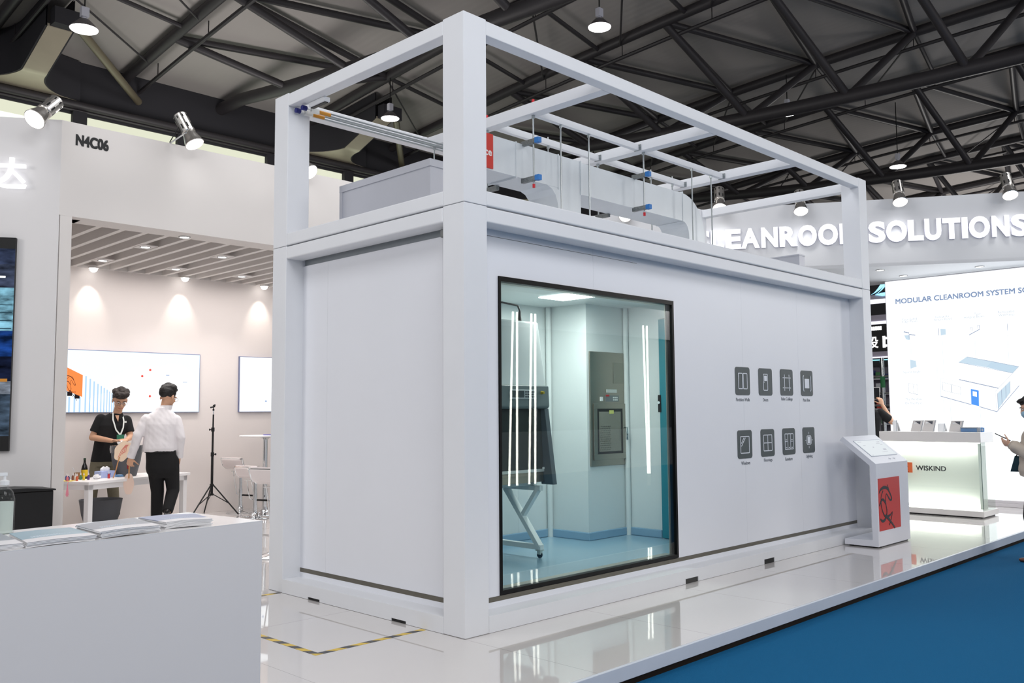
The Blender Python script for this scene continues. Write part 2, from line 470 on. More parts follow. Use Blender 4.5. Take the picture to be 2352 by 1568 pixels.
# ================================================================== lower module: white steel container with window
W_, L_, H1, H2 = 2.5, 6.7, 2.953, 4.307
CM = thing('container_module', 'large white steel container room with a big black framed window and icon tiles', 'container', (0, 0, 0))
for x in (0, L_ - .22):
    for y in (0, W_ - .22):
        mb = MB(); mb.box(x, x + .22, y, y + .22, 0.002, H1 - .002); make('corner_post', mb, WHITE_STEEL, CM, True, 0.004)
for y in (0, W_ - .17):
    mb = MB(); mb.box(.22, L_ - .22, y, y + .17, H1 - .115, H1 - .006); make('top_beam', mb, WHITE_STEEL, CM, True, 0.012, seg=3)
for x in (0, L_ - .17):
    mb = MB(); mb.box(x, x + .17, .22, W_ - .22, H1 - .115, H1 - .006); make('top_beam', mb, WHITE_STEEL, CM, True, 0.012, seg=3)
# base beams, with rectangular pockets near the floor
def base_beam(x0, x1, y0, y1, slots, axis):
    mb = MB()
    if axis == 'x':
        ed = [x0]
        for a, b, h in slots: ed += [a, b]
        ed.append(x1)
        for i in range(0, len(ed) - 1):
            if i % 2 == 0: mb.box(ed[i], ed[i + 1], y0, y1, 0.002, .114)
            else: mb.box(ed[i], ed[i + 1], y0, y1, slots[i // 2][2], .114)
    else:
        ed = [y0]
        for a, b, h in slots: ed += [a, b]
        ed.append(y1)
        for i in range(0, len(ed) - 1):
            if i % 2 == 0: mb.box(x0, x1, ed[i], ed[i + 1], 0.002, .114)
            else: mb.box(x0, x1, ed[i], ed[i + 1], slots[i // 2][2], .114)
    make('base_beam', mb, WHITE_STEEL, CM, True)
base_beam(.22, L_ - .22, 0, .17, [(2.592, 2.791, .044), (3.957, 4.157, .048)], 'x')
base_beam(.22, L_ - .22, W_ - .17, W_, [], 'x')
base_beam(0, .17, .22, W_ - .22, [(.626, .795, .022), (1.722, 1.89, .021)], 'y')
base_beam(L_ - .17, L_, .22, W_ - .22, [], 'y')
for (x0, x1, y0, y1, h) in ((2.592, 2.791, .006, .12, .044), (3.957, 4.157, .006, .12, .048), (.006, .12, .626, .795, .022), (.006, .12, 1.722, 1.89, .021)):
    mb = MB(); mb.box(x0 + .001, x1 - .001, y0, y1, .001, h - .001) if x1 - x0 > .15 else mb.box(x0, x1, y0 + .001, y1 - .001, .001, h - .001); make('lifting_pocket', mb, BLACK, CM, True)  # black block stands in for the dark inside of the open pocket
mb = MB(); mb.box(.17, L_ - .17, .17, W_ - .17, 2.86, 2.93); make('roof_deck', mb, WHITE_PANEL, CM, True)
mb = MB(); mb.box(.17, L_ - .17, .17, W_ - .17, .06, .155); make('floor_deck', mb, WHITE_PANEL, CM, True)
KICK = mat('kick_stainless', (122, 118, 108), .5, .85, 5, .18, .02, stretch=(1, 1, 40))
# outer wall panels
YW = .173; WX0, WX1, WZ0, WZ1 = .493, 2.735, .195, 2.503
mb = MB()
mb.box(.2, WX0, YW, YW + .05, .19, 2.86)
mb.box(WX0, 1.6, YW, YW + .05, WZ1, 2.86); mb.box(1.6015, WX1, YW, YW + .05, WZ1, 2.86)
mb.box(WX1, 3.9485, YW, YW + .05, .19, 2.86)
mb.box(3.95, 5.1285, YW, YW + .05, .19, 2.86); mb.box(5.13, L_ - .2, YW, YW + .05, .19, 2.86)
FW = make('front_wall_panel', mb, WHITE_PANEL, CM, True)
mb = MB(); mb.box(.24, 2.2, YW - .003, YW + .01, 2.79, 2.792); make('cover_joint', mb, BLACK, CM, True)
mb = MB()
for a, b in ((.2, .42), (.4215, 1.9), (1.9015, 2.3)): mb.box(YW, YW + .05, a, b, .19, 2.79)
make('end_wall_panel', mb, WHITE_PANEL, CM, True)
mb = MB(); mb.box(.19, .215, .22, 2.28, 2.79, 2.85); make('end_wall_head', mb, mat('shadow_grey_strip', (150, 156, 160), 0.5), CM, True)  # grey puts the shade of the gap under the beam into the colour
mb = MB(); mb.box(.11, .186, .232, .38, 2.765, 2.83); make('junction_box', mb, mat('grey_box_metal', (128, 130, 130), 0.45, 0.4), CM, True, .01)
mb = MB(); mb.box(.2, L_ - .2, W_ - .223, W_ - .173, .19, 2.86); make('rear_wall_panel', mb, WHITE_PANEL, CM, True)
mb = MB(); mb.box(L_ - .223, L_ - .173, .2, W_ - .2, .19, 2.86); make('end_wall_panel', mb, WHITE_PANEL, CM, True)
mb = MB(); mb.box(.2, 2.58, YW - .002, YW + .04, .117, .189); mb.box(2.582, L_ - .2, YW - .002, YW + .04, .117, .189); make('kick_plate', mb, KICK, CM, True)
mb = MB(); mb.box(YW - .002, YW + .04, .2, 2.3, .117, .189); make('kick_plate', mb, KICK, CM, True)
# window
mb = MB(); f = .022
mb.box(WX0, WX1, YW - .012, YW + .045, 2.466, WZ1); mb.box(WX0, WX1, YW - .012, YW + .045, WZ0, .224)
mb.box(WX0, WX0 + f, YW - .012, YW + .045, .224, 2.466); mb.box(WX1 - .027, WX1, YW - .012, YW + .045, .224, 2.466)
WF = make('window_frame', mb, mat('black_window_frame', (7, 7, 8), 0.4, spec=.2), CM, True)
mb = MB(); mb.box(WX0 + .02, WX1 - .02, YW + .002, YW + .008, .222, 2.468); make('glass_pane', mb, glass('window_glass', (243, 249, 248), 0.0, 1.0), WF, True)
mb = MB(); mb.box(WX0 + .01, WX1 - .01, .225, .30, .19, .222); mb.box(WX0 + .01, WX1 - .01, .225, .30, 2.47, 2.5); mb.box(WX1 - .046, WX1 - .005, .225, .232, .222, 2.47); mb.box(WX0 + .002, WX0 + .022, .225, .30, .222, 2.47)
make('inner_jamb', mb, mat('aluminium_jamb', (186, 184, 174), 0.35, 0.6), WF, True)
# inside of the room
IW = mat('cleanroom_wall', (216, 222, 222), 0.32, 0, 1.5, 0.02)
mb = MB(); mb.box(.24, L_ - .24, .225, 2.27, .155, .19); make('vinyl_floor', mb, mat('blue_vinyl_floor', (150, 180, 198), 0.16, 0, 60, 0.04), CM, True)
mb = MB(); mb.box(.24, L_ - .24, .225, 2.27, 2.62, 2.66); make('inner_ceiling', mb, IW, CM, True)
mb = MB()
mb.box(.225, .25, .225, 1.99, .19, 2.62); mb.box(.25, 1.4, 1.98, 2.0, .19, 2.62); mb.box(1.4015, 2.55, 1.98, 2.0, .19, 2.62); mb.box(2.5515, 3.05, 1.98, 2.0, .19, 2.62)
mb.box(3.032, 3.05, 1.468, 1.98, .19, 2.62); mb.box(3.032, 3.70, 1.45, 1.468, .19, 2.62); mb.box(3.69, 3.72, .99, 1.45, .19, 2.62)
mb.box(3.69, 3.72, .225, .99, 2.47, 2.62)
make('inner_wall', mb, IW, CM, True)
mb = MB(); mb.tube((3.66, 1.42, .19), (3.66, 1.42, 2.62), .028, 12); mb.tube((2.995, 1.945, .19), (2.995, 1.945, 2.62), .03, 12); make('cove_moulding', mb, IW, CM, True, smooth=True)
mb = MB()
mb.box(.25, 3.03, 1.955, 1.98, .19, .275); mb.box(3.008, 3.032, 1.43, 1.98, .19, .275); mb.box(3.008, 3.69, 1.426, 1.45, .19, .275); mb.box(3.665, 3.69, 1.0, 1.45, .19, .275)
make('cove_skirting', mb, mat('blue_skirting', (136, 168, 192), 0.3), CM, True, .01)
TEAL = mat('teal_door', (38, 126, 140), 0.3)
mb = MB(); mb.box(3.64, 3.685, .3, .975, .2, 2.46); DL = make('door_leaf', mb, TEAL, CM, True, .004)
mb = MB(); mb.box(3.628, 3.64, .955, .99, 1.49, 1.67); make('door_lock', mb, BLACK, DL, True, .004)
mb = MB(); mb.lathe([(.001, 0), (.014, 0), (.014, .01), (.001, .01)], (3.618, .972, 1.59), 10, 'x'); make('lock_button', mb, CHROME, DL, True)
mb = MB(); mb.box(2.28, 2.64, .72, 1.42, 2.612, 2.62); make('ceiling_panel_light', mb, emit('panel_glow', (248, 252, 250), 6.0), CM, True)
lamp('room_light', 'AREA', (2.4, 1.05, 2.59), 20, (1.0, 1.0, .96), (2.4, 1.05, 0), .5, .7)

# biosafety cabinet
BC = thing('biosafety_cabinet', 'white and grey biosafety cabinet on a caster stand behind the window', 'cabinet', (1.4, 1.4, .19))
BX0, BX1 = .85, 1.965
def yz(poly, x0, x1): 
    mb = MB(); mb.prism(poly, lambda a, b: (x0, a, b), lambda a, b: (x1, a, b)); return mb
CW = mat('cabinet_white', (216, 222, 222), 0.35); CG = mat('cabinet_grey', (104, 116, 118), 0.4); CGD = mat('cabinet_dark_grey', (84, 94, 100), 0.4)
make('body', yz([(1.09, 1.72), (1.16, 2.33), (1.88, 2.36), (1.88, .84), (1.15, .84), (1.15, 1.72)], BX0 + .02, BX1 - .02), CW, BC, True, .006)
make('upper_cover', yz([(1.045, 1.735), (1.135, 2.32), (1.165, 2.335), (1.165, 1.735)], BX0, BX1 - .005), CW, BC, True, .008)
CP = make('control_band', yz([(1.02, 1.74), (1.01, 1.55), (1.03, 1.53), (1.2, 1.53), (1.2, 1.74)], BX0, BX1 + .01), CG, BC, True, .012, seg=3)
mb = MB(); mb.box(1.46, 1.79, 1.004, 1.02, 1.618, 1.70); KP = make('keypad', mb, mat('keypad_plate', (190, 196, 200), 0.4), CP, True, .003)
mb = MB(); mb.box(1.475, 1.63, .999, 1.006, 1.63, 1.69); make('display', mb, mat('display_dark', (62, 72, 78), 0.2), CP, True)
mb = MB()
for r in range(3):
    for c in range(5): mb.box(1.645 + c * .028, 1.663 + c * .028, .998, 1.006, 1.630 + r * .022, 1.643 + r * .022)
make('keys', mb, mat('key_grey', (70, 76, 84), 0.5), CP, True)
mb = MB(); mb.lathe([(.001, -.03), (.012, -.03), (.016, 0), (.001, 0)], (1.86, 1.006, 1.675), 12, 'y'); make('key_switch', mb, mat('switch_yellow', (176, 156, 40), 0.4), CP, True)
for x0, x1 in ((BX0, BX0 + .05), (BX1 - .04, BX1 + .015)):
    make('side_post', yz([(1.03, 1.53), (.935, .85), (1.08, .85), (1.15, 1.53)], x0, x1), CGD, BC, True, .005)
make('sash', yz([(1.075, 1.53), (1.05, .99), (1.06, .985), (1.085, 1.53)], BX0 + .05, BX1 - .045), mat('smoked_sash', (50, 56, 54), 0.05, 0, 0, 0, 0, coat=1.0), BC, True)
make('sash_handle', yz([(1.04, .99), (1.035, .965), (1.065, .96), (1.065, .99)], BX0 + .05, BX1 - .045), mat('alu_handle', (190, 196, 196), 0.35, 0.4), BC, True)
make('front_tray', yz([(1.05, .96), (1.04, .875), (1.3, .86), (1.3, .96)], BX0 + .04, BX1 - .045), STAINLESS, BC, True)
mb = MB(); mb.box(1.90, 1.945, 1.038, 1.042, .985, 1.005); make('rating_label', mb, mat('label_white', (230, 232, 232), 0.5), BC, True)
for sx in (BX0 + .06, BX1 - .07):
    mb = MB()
    mb.bar((sx, 1.50, .80), (sx, 1.07, .285), .045, .06, (1, 0, 0)); mb.bar((sx, 1.08, .82), (sx, 1.29, .55), .04, .05, (1, 0, 0)); mb.bar((sx, 1.05, .815), (sx, 1.75, .815), .045, .045, (1, 0, 0))
    mb.bar((sx, 1.05, .29), (sx, 1.80, .29), .045, .05, (1, 0, 0))
    make('stand_leg', mb, CW, BC, True, .003)
    for y in (1.08, 1.76):
        mb = MB(); mb.box(sx - .03, sx + .03, y - .03, y + .03, .258, .265); mb.box(sx - .016, sx + .016, y - .02, y + .02, .225, .258)
        CA = make('caster', mb, mat('caster_fork', (190, 196, 190), 0.35, 0.3), BC, True, .003)
        mb = MB(); mb.lathe([(.001, -.013), (.024, -.013), (.03, -.006), (.03, .006), (.024, .013), (.001, .013)], (sx + .006, y + .005, .221), 18, 'x'); make('wheel', mb, BLACK, CA, True, smooth=True)
mb = MB(); mb.bar((BX0 + .06, 1.80, .29), (BX1 - .07, 1.80, .29), .045, .05); make('cross_rail', mb, CW, BC, True, .003)
mb = MB(); mb.path([(1.1, 1.3, 2.37), (1.3, 1.22, 2.45), (1.55, 1.2, 2.49), (1.78, 1.22, 2.48), (1.83, 1.24, 2.43), (1.835, 1.25, 2.36)], .009, 8); mb.tube((1.835, 1.25, 2.34), (1.835, 1.25, 2.43), .022, 10, .012); make('power_cord', mb, BLACK, BC, True, smooth=True)

# stainless pass box let into the inner wall
PB = thing('pass_box', 'stainless steel pass box with a glazed door set in the inner room wall', 'pass box', (3.38, 1.44, .937))
mb = MB(); mb.box(3.065, 3.69, 1.432, 1.449, .937, 2.127); make('face_plate', mb, STAINLESS, PB, True, .003)
mb = MB(); mb.box(3.45, 3.62, 1.427, 1.432, 1.80, 2.02); make('access_cover', mb, mat('steel_cover', (148, 146, 136), 0.4, 0.9), PB, True, .002)
mb = MB(); mb.box(3.33, 3.5, 1.426, 1.432, 1.70, 1.735); make('name_plate', mb, mat('plate_grey', (196, 200, 196), 0.4), PB, True)
mb = MB(); mb.box(3.31, 3.53, 1.424, 1.432, 1.605, 1.67); CPn = make('control_panel', mb, mat('panel_grey', (118, 124, 126), 0.4), PB, True)
mb = MB(); mb.box(3.31, 3.365, 1.421, 1.425, 1.66, 1.678); make('red_badge', mb, mat('badge_red', (190, 40, 44), 0.5), CPn, True)
mb = MB()
for r in range(2):
    for c in range(3): mb.box(3.43 + c * .028, 3.45 + c * .028, 1.421, 1.425, 1.617 + r * .024, 1.632 + r * .024)
make('buttons', mb, mat('button_white', (214, 218, 216), 0.4), CPn, True)
mb = MB(); mb.box(3.22, 3.26, 1.424, 1.432, 1.612, 1.655); make('alarm_lamp', mb, mat('label_white', (230, 232, 232)), PB, True)
mb = MB(); mb.box(3.105, 3.64, 1.418, 1.432, 1.53, 1.585); mb.box(3.105, 3.64, 1.418, 1.432, 1.0, 1.06); mb.box(3.105, 3.16, 1.418, 1.432, 1.06, 1.53); mb.box(3.585, 3.64, 1.418, 1.432, 1.06, 1.53)
DR = make('door', mb, STAINLESS, PB, True, .003)
mb = MB(); mb.box(3.155, 3.59, 1.424, 1.4315, 1.055, 1.535); make('gasket', mb, mat('gasket_black', (30, 32, 32), 0.5), DR, True)
mb = MB(); mb.box(3.19, 3.555, 1.4205, 1.425, 1.085, 1.5); make('door_glass', mb, mat('dim_chamber_glass', (132, 132, 122), 0.1, 0.2, 3, 0.1), DR, True)
mb = MB()
for r in range(12):
    for c in range(6): mb.box(3.2 + c * .03 + (r % 2) * .012, 3.218 + c * .03 + (r % 2) * .012, 1.419, 1.421, 1.10 + r * .022, 1.108 + r * .022)
make('vent_slots', mb, mat('slot_dark', (74, 74, 68), 0.5), DR, True)
mb = MB(); mb.box(3.36, 3.43, 1.417, 1.421, 1.478, 1.515); make('warning_label', mb, mat('label_yellow', (206, 210, 120), 0.5), DR, True)
mb = MB(); mb.path([(3.60, 1.418, 1.33), (3.60, 1.38, 1.33), (3.60, 1.37, 1.26), (3.61, 1.38, 1.20)], .01, 8); make('latch', mb, CHROME, DR, True, smooth=True)

# icon tiles printed on the front wall
TILE = mat('tile_dark_grey', (72, 80, 82), 0.5, 0, 40, 0.03); LINE = mat('tile_line_white', (222, 226, 234), 0.5); CAP = mat('caption_grey', (98, 104, 112), 0.6)
def rrect(x0, x1, z0, z1, r, n=5):
    pts = []
    for cx, cz, a0 in ((x1 - r, z0 + r, -90), (x1 - r, z1 - r, 0), (x0 + r, z1 - r, 90), (x0 + r, z0 + r, 180)):
        for i in range(n + 1):
            a = math.radians(a0 + 90 * i / n); pts.append((cx + r * math.cos(a), cz + r * math.sin(a)))
    return pts
def plate(mb, poly, y0, y1): return mb.prism(poly, lambda a, b: (a, y0, b), lambda a, b: (a, y1, b))
def outline(mb, x0, x1, z0, z1, r, t, y0, y1):
    o_ = rrect(x0, x1, z0, z1, r); i_ = rrect(x0 + t, x1 - t, z0 + t, z1 - t, max(r - t, .001)); n = len(o_)
    vs = [(a, y0, b) for a, b in o_] + [(a, y0, b) for a, b in i_] + [(a, y1, b) for a, b in o_] + [(a, y1, b) for a, b in i_]
    fs = []
    for i in range(n):
        j = (i + 1) % n
        fs += [(i, j, n + j, n + i), (2 * n + i, 2 * n + j, 3 * n + j, 3 * n + i), (i, j, 2 * n + j, 2 * n + i), (n + i, n + j, 3 * n + j, 3 * n + i)]
    return mb.add(vs, fs)
ICON = {}
def ic_partition(mb, x, z, B, F): outline(mb, x + .053, x + .138, z + .06, z + .222, .012, .008, B, F); outline(mb, x + .145, x + .228, z + .06, z + .222, .012, .008, B, F)
def ic_door(mb, x, z, B, F):
    outline(mb, x + .09, x + .185, z + .05, z + .225, .014, .008, B, F); mb.box(x + .112, x + .165, F, B, z + .15, z + .205); mb.box(x + .106, x + .118, F, B, z + .134, z + .143)
def ic_grid(mb, x, z, B, F):
    for dx in (.09, .192): mb.box(x + dx - .005, x + dx + .005, F, B, z + .05, z + .225)
    for dz in (.082, .19): mb.box(x + .05, x + .228, F, B, z + dz - .004, z + dz + .004)
def ic_pass(mb, x, z, B, F):
    mb.box(x + .085, x + .19, F, B, z + .085, z + .19)
    for sd in (-1, 1):
        pts = []
        for i in range(9):
            a = math.radians(-62 + 124 * i / 8); pts.append((x + .138 + sd * (.035 + .055 * min(1, 1.55 * math.cos(a))), (B + F) / 2, z + .138 + .088 * math.sin(a) / math.sin(math.radians(62))))
        mb.path(pts, .0055, 5)
def ic_window(mb, x, z, B, F):
    outline(mb, x + .05, x + .225, z + .05, z + .222, .012, .008, B, F)
    mb.path([(x + .068, B - .002, z + .15), (x + .118, B - .002, z + .205)], .004, 4); mb.path([(x + .068, B - .002, z + .122), (x + .145, B - .002, z + .205)], .004, 4)
def ic_floor(mb, x, z, B, F):
    outline(mb, x + .048, x + .228, z + .055, z + .225, .012, .008, B, F); mb.box(x + .134, x + .142, F, B, z + .06, z + .22); mb.box(x + .052, x + .224, F, B, z + .136, z + .144)
def ic_furn(mb, x, z, B, F):
    for i in range(3): outline(mb, x + .045 + i * .062, x + .111 + i * .062, z + .055, z + .225, .01, .007, B, F)
    for i in (0, 2): mb.box(x + .05 + i * .062, x + .106 + i * .062, F, B, z + .138, z + .144); mb.box(x + .068 + i * .062, x + .09 + i * .062, F, B, z + .155, z + .163)
    for i in range(3): mb.box(x + .068 + i * .062, x + .09 + i * .062, F, B, z + .072, z + .08)
def ic_light(mb, x, z, B, F):
    outline(mb, x + .085, x + .195, z + .09, z + .19, .022, .008, B, F); mb.box(x + .108, x + .172, F, B, z + .104, z + .176)
    mb.box(x + .136, x + .142, F, B, z + .205, z + .23); mb.box(x + .136, x + .142, F, B, z + .05, z + .075); mb.box(x + .052, x + .072, F, B, z + .137, z + .143); mb.box(x + .208, x + .228, F, B, z + .137, z + .143)
IC = [(3.792, 1.655, 'Partition Walls', ic_partition, 3.802, 4.066), (4.25, 1.655, 'Doors', ic_door, 4.335, 4.44), (4.705, 1.658, 'False Ceilings', ic_grid, 4.72, 4.97), (5.17, 1.657, 'Pass Box', ic_pass, 5.215, 5.377),
      (3.803, 1.024, 'Windows', ic_window, 3.868, 4.038), (4.261, 1.026, 'Floorings', ic_floor, 4.318, 4.49), (4.717, 1.027, 'Furniture', ic_furn, 4.768, 4.928), (5.173, 1.03, 'Lighting', ic_light, 5.246, 5.394)]
for x, z, cap, fn, c0, c1 in IC:
    mb = MB(); plate(mb, rrect(x, x + .28, z, z + .281, .03), YW, YW - .004)
    t = make('icon_tile', mb, TILE, CM, True); t['label'] = 'dark grey icon tile above the caption ' + cap
    mb = MB(); fn(mb, x, z, YW - .004, YW - .0065); make('symbol', mb, LINE, t, True)
    text('caption', cap, CAP, (c0, YW, z - .062), (1, 0, 0), c1 - c0, .034 if 'g' not in cap else .043, t, 0.0, .002)

# ================================================================== upper open frame
SF = thing('steel_frame', 'open white steel frame stacked on top of the container with cross beams', 'steel frame', (0, 0, H1))
for x in (0, L_ - .22):
    for y in (0, W_ - .22):
        mb = MB(); mb.box(x, x + .22, y, y + .22, H1 + .002, H2 + .006); make('corner_post', mb, WHITE_STEEL, SF, True, .004)
for y in (0, W_ - .111):
    mb = MB(); mb.box(.22, L_ - .22, y, y + .111, 4.197, H2 - .003); make('top_rail', mb, WHITE_STEEL, SF, True, .006)
    mb = MB(); mb.box(.22, L_ - .22, y, y + .111, H1 + .004, 3.063); make('bottom_rail', mb, WHITE_STEEL, SF, True, .01)
for x in (0, L_ - .111):
    mb = MB(); mb.box(x, x + .111, .22, W_ - .22, 4.197, H2 - .003); make('top_rail', mb, WHITE_STEEL, SF, True, .006)
    mb = MB(); mb.box(x, x + .111, .22, W_ - .22, H1 + .004, 3.063); make('bottom_rail', mb, WHITE_STEEL, SF, True, .01)
XB = (1.675, 3.336, 4.97)
for x in XB:
    mb = MB(); mb.box(x, x + .114, .111, W_ - .111, 4.197, 4.297); make('cross_beam', mb, WHITE_STEEL, SF, True, .003)
for i in range(2):
    for y in (.945, 1.475):
        x0, x1 = XB[i] + .114, XB[i + 1]
        mb = MB(); mb.box(x0, x1 - .03, y, y + .05, 4.2, 4.262); mb.box(x1 - .03, x1 - .002, y + .01, y + .04, 4.205, 4.255)
        hb = make('hanging_rail', mb, WHITE_STEEL, SF, True)
        mb = MB(); mb.box(x1 - .008, x1 - .001, y - .02, y + .07, 4.2, 4.262); mb.tube((x1 - .014, y - .006, 4.232), (x1 - .006, y - .006, 4.232), .008, 6); make('end_cleat', mb, ZINC, hb, True)

# ================================================================== air duct on the container roof
DT = thing('air_duct', 'white rectangular air duct with two bends down onto the container roof', 'duct', (2.4, 1.18, 2.96))
D0, D1, Z0, Z1 = 1.08, 1.44, 3.634, 3.953
mb = MB(); mb.box(1.15, 2.21, D0, D1, Z0, Z1); make('main_run', mb, DUCT, DT, True)
mb = MB(); mb.box(2.54, 4.31, D0, D1, Z0 - .01, Z1 - .012); make('main_run', mb, DUCT, DT, True)
def xz(poly, y0, y1):
    mb = MB(); mb.prism(poly, lambda a, b: (a, y0, b), lambda a, b: (a, y1, b)); return mb
arc = [(2.12 - .34 * (1 - math.sin(a)) , Z0 - .34 * (1 - math.cos(a)) ) for a in [PI / 2 * i / 8 for i in range(9)]]
poly = [(2.21, Z1), (2.54, Z1), (2.54, 2.945), (2.21, 2.945), (2.21, 3.40), (2.20, 3.48), (2.17, 3.56), (2.12, 3.61), (2.05, Z0), (2.05, Z0 + .01), (2.21, Z0 + .01)]
make('branch_drop', xz(poly, D0 + .004, D1 - .004), DUCT, DT, True)
oc = (4.19, 3.46)
poly = [(4.31 + .447 * math.sin(a), 3.46 + (Z1 - .012 - 3.46) * math.cos(a)) for a in [PI / 2 * i / 10 for i in range(11)]]
poly += [(4.757, 2.945), (4.43, 2.945), (4.43, 3.46)] + [(4.31 + .12 * math.cos(a), 3.46 + (Z0 - .01 - 3.46) * math.sin(a)) for a in [PI / 2 * i / 6 for i in range(1, 7)]]
make('end_elbow', xz(poly, D0 + .002, D1 - .002), DUCT, DT, True)
for x in (1.63, 2.208, 2.54, 4.307):
    mb = MB(); mb.box(x - .006, x + .006, D0 - .006, D1 + .006, Z0 - .016, Z1 + .006); make('joint_flange', mb, DUCT, DT, True)
mb = MB(); mb.box(2.3, 2.39, D0 - .004, D0, 2.97, 3.075); make('sticker', mb, mat('sticker_beige', (222, 214, 196), 0.6), DT, True)
mb = MB(); mb.box(1.16, 1.33, D0 - .012, D0 - .001, 3.644, 3.957); RB = make('red_panel', mb, mat('panel_red', (204, 52, 38), 0.5, 0, 6, 0.04), DT, True, .004)
text('lettering', 'ce', mat('sign_white', (240, 238, 236), 0.5), (1.225, D0 - .012, 3.755), (1, 0, 0), .085, .048, RB, .02, .002)

# trapeze hangers: two struts with blue caps on threaded rods
HL = ['zinc trapeze hanger with blue caps clamping the duct beside the red panel', 'zinc trapeze hanger with blue caps clamping the duct before its last bend']
BLUE = mat('blue_cap', (46, 118, 190), 0.45); RED = mat('red_cap', (190, 26, 40), 0.45)
for i, x in enumerate((1.73, 3.41)):
    t = thing('duct_hanger', HL[i], 'duct hanger', (x, 1.19, 3.57), 0, 'duct trapeze hangers')
    for y in (.955, 1.565):
        mb = MB(); mb.tube((x, y, 3.545), (x, y, 4.34 if i == 0 else 4.2), .0085, 8); rd = make('threaded_rod', mb, ZINC, t, True)
        mb = MB(); mb.tube((x, y, 3.525), (x, y, 3.56), .013, 8)
        if i == 0: mb.tube((x, y, 4.298), (x, y, 4.345), .013, 8)
        make('red_cap', mb, RED, rd, True)
        mb = MB(); mb.tube((x, y, 4.17), (x, y, 4.196), .017, 6); make('nut', mb, ZINC, rd, True)
    for z in (3.935, 3.59):
        for ya, yb in ((.92, 1.10), (1.42, 1.60)):
            mb = MB(); mb.box(x - .018, x + .018, ya, yb, z, z + .042); st = make('strut', mb, mat('slotted_strut', (128, 132, 132), 0.4, 0.8, 60, 0.5), t, True)
            if ya < 1:
                mb = MB(); mb.box(x - .023, x + .023, .875, .925, z - .004, z + .046); make('blue_cap', mb, BLUE, st, True, .003)
RL = [(2.123, .97, 4.2, 'first thin steel rod in front of the duct after its middle drop'), (2.537, .97, 4.2, 'second thin steel rod in front of the duct, past the middle drop'),
      (4.311, .955, 4.2, 'thin steel rod dropping in front of the curved end bend of the duct'), (4.731, .97, 4.2, 'thin steel rod just clear of the curved end of the duct'),
      (2.531, 1.50, 4.2, 'thin steel rod rising behind the duct near its middle drop'), (4.30, 1.50, 4.2, 'thin steel rod behind the duct before the curved end bend'), (4.73, 1.50, 4.2, 'thin steel rod behind the duct past the curved end bend'),
      (1.717, 2.325, 4.196, 'thin steel rod over the grey filter box at the open end')]
for x, y, z1, lb in RL:
    mb = MB(); zb = 2.93 if y < 2 else 3.0
    mb.tube((x, y, zb), (x, y, z1 + (.09 if y > 1 and y < 2 else 0)), .0075, 8); mb.tube((x, y, z1 - .03), (x, y, z1), .015, 6)
    o = make('hanger_rod', mb, ZINC, None, True); tag(o, lb, 'hanger rod', 'loose hanger rods over the container roof')

# fan filter unit and small boxes on the container roof
FU = thing('filter_unit', 'grey sheet metal filter box on the container roof at the open end', 'filter box', (.8, 1.55, 2.93))
GM = mat('grey_sheet_metal', (186, 188, 196), 0.42, 0.25, 3, 0.03)
mb = MB(); mb.box(.505, 1.06, .955, 2.205, 2.935, 3.53); make('casing', mb, GM, FU, True)
mb = MB(); mb.box(.495, 1.07, .945, 2.215, 3.49, 3.552); make('lid', mb, GM, FU, True, .003)
mb = MB(); mb.box(.497, .53, 2.17, 2.213, 2.935, 3.49); make('corner_trim', mb, GM, FU, True)
EB = thing('equipment_box', 'low grey box on the container roof toward the far corner post', 'box', (5.6, .62, 2.93))
mb = MB(); mb.box(5.53, 5.66, .32, .98, 2.935, 3.285); make('casing', mb, GM, EB, True)
mb = MB(); mb.box(5.525, 5.665, .315, .985, 3.285, 3.3); make('lid', mb, GM, EB, True)
# pipes along the rear rail
for y, lb, in ((2.14, 'thin steel pipe with orange band and blue valve, inner one under the rear rail'), (2.24, 'thin steel pipe with orange band and blue valve, closest to the rear rail')):
    t = thing('gas_pipe', lb, 'pipe', (.12, y, 4.15), 0, 'gas pipes under the rear rail')
    mb = MB(); mb.tube((.22, y, 4.17), (3.3, y, 4.17), .008, 8); mb.tube((.22, y, 4.145), (3.3, y, 4.145), .008, 8); make('line', mb, ZINC, t, True, smooth=True)
    mb = MB(); mb.tube((.22, y, 4.157), (.34, y, 4.157), .019, 10); make('orange_band', mb, mat('pipe_orange', (198, 136, 40), 0.5), t, True, smooth=True)
    mb = MB(); mb.box(.14, .22, y - .018, y + .018, 4.137, 4.178); mb.tube((.085, y, 4.16), (.14, y, 4.16), .008, 8); vb = make('valve_body', mb, mat('valve_white', (226, 226, 222), 0.4), t, True, .003)
    mb = MB(); mb.tube((.05, y, 4.16), (.095, y, 4.16), .022, 10); make('blue_cap', mb, mat('cap_navy', (26, 34, 110), 0.4), vb, True)
mb = MB(); mb.box(.085, .145, 1.85, 2.09, 4.155, 4.196); t = thing('strip_light', 'short white strip light fixed under the end rail beside the pipes', 'light', (.115, 1.97, 4.155))
make('housing', mb, WHITE_STEEL, t, True, .004); mb = MB(); mb.box(.1, .132, 1.86, 2.08, 4.148, 4.156); make('slot', mb, BLACK, t, True)

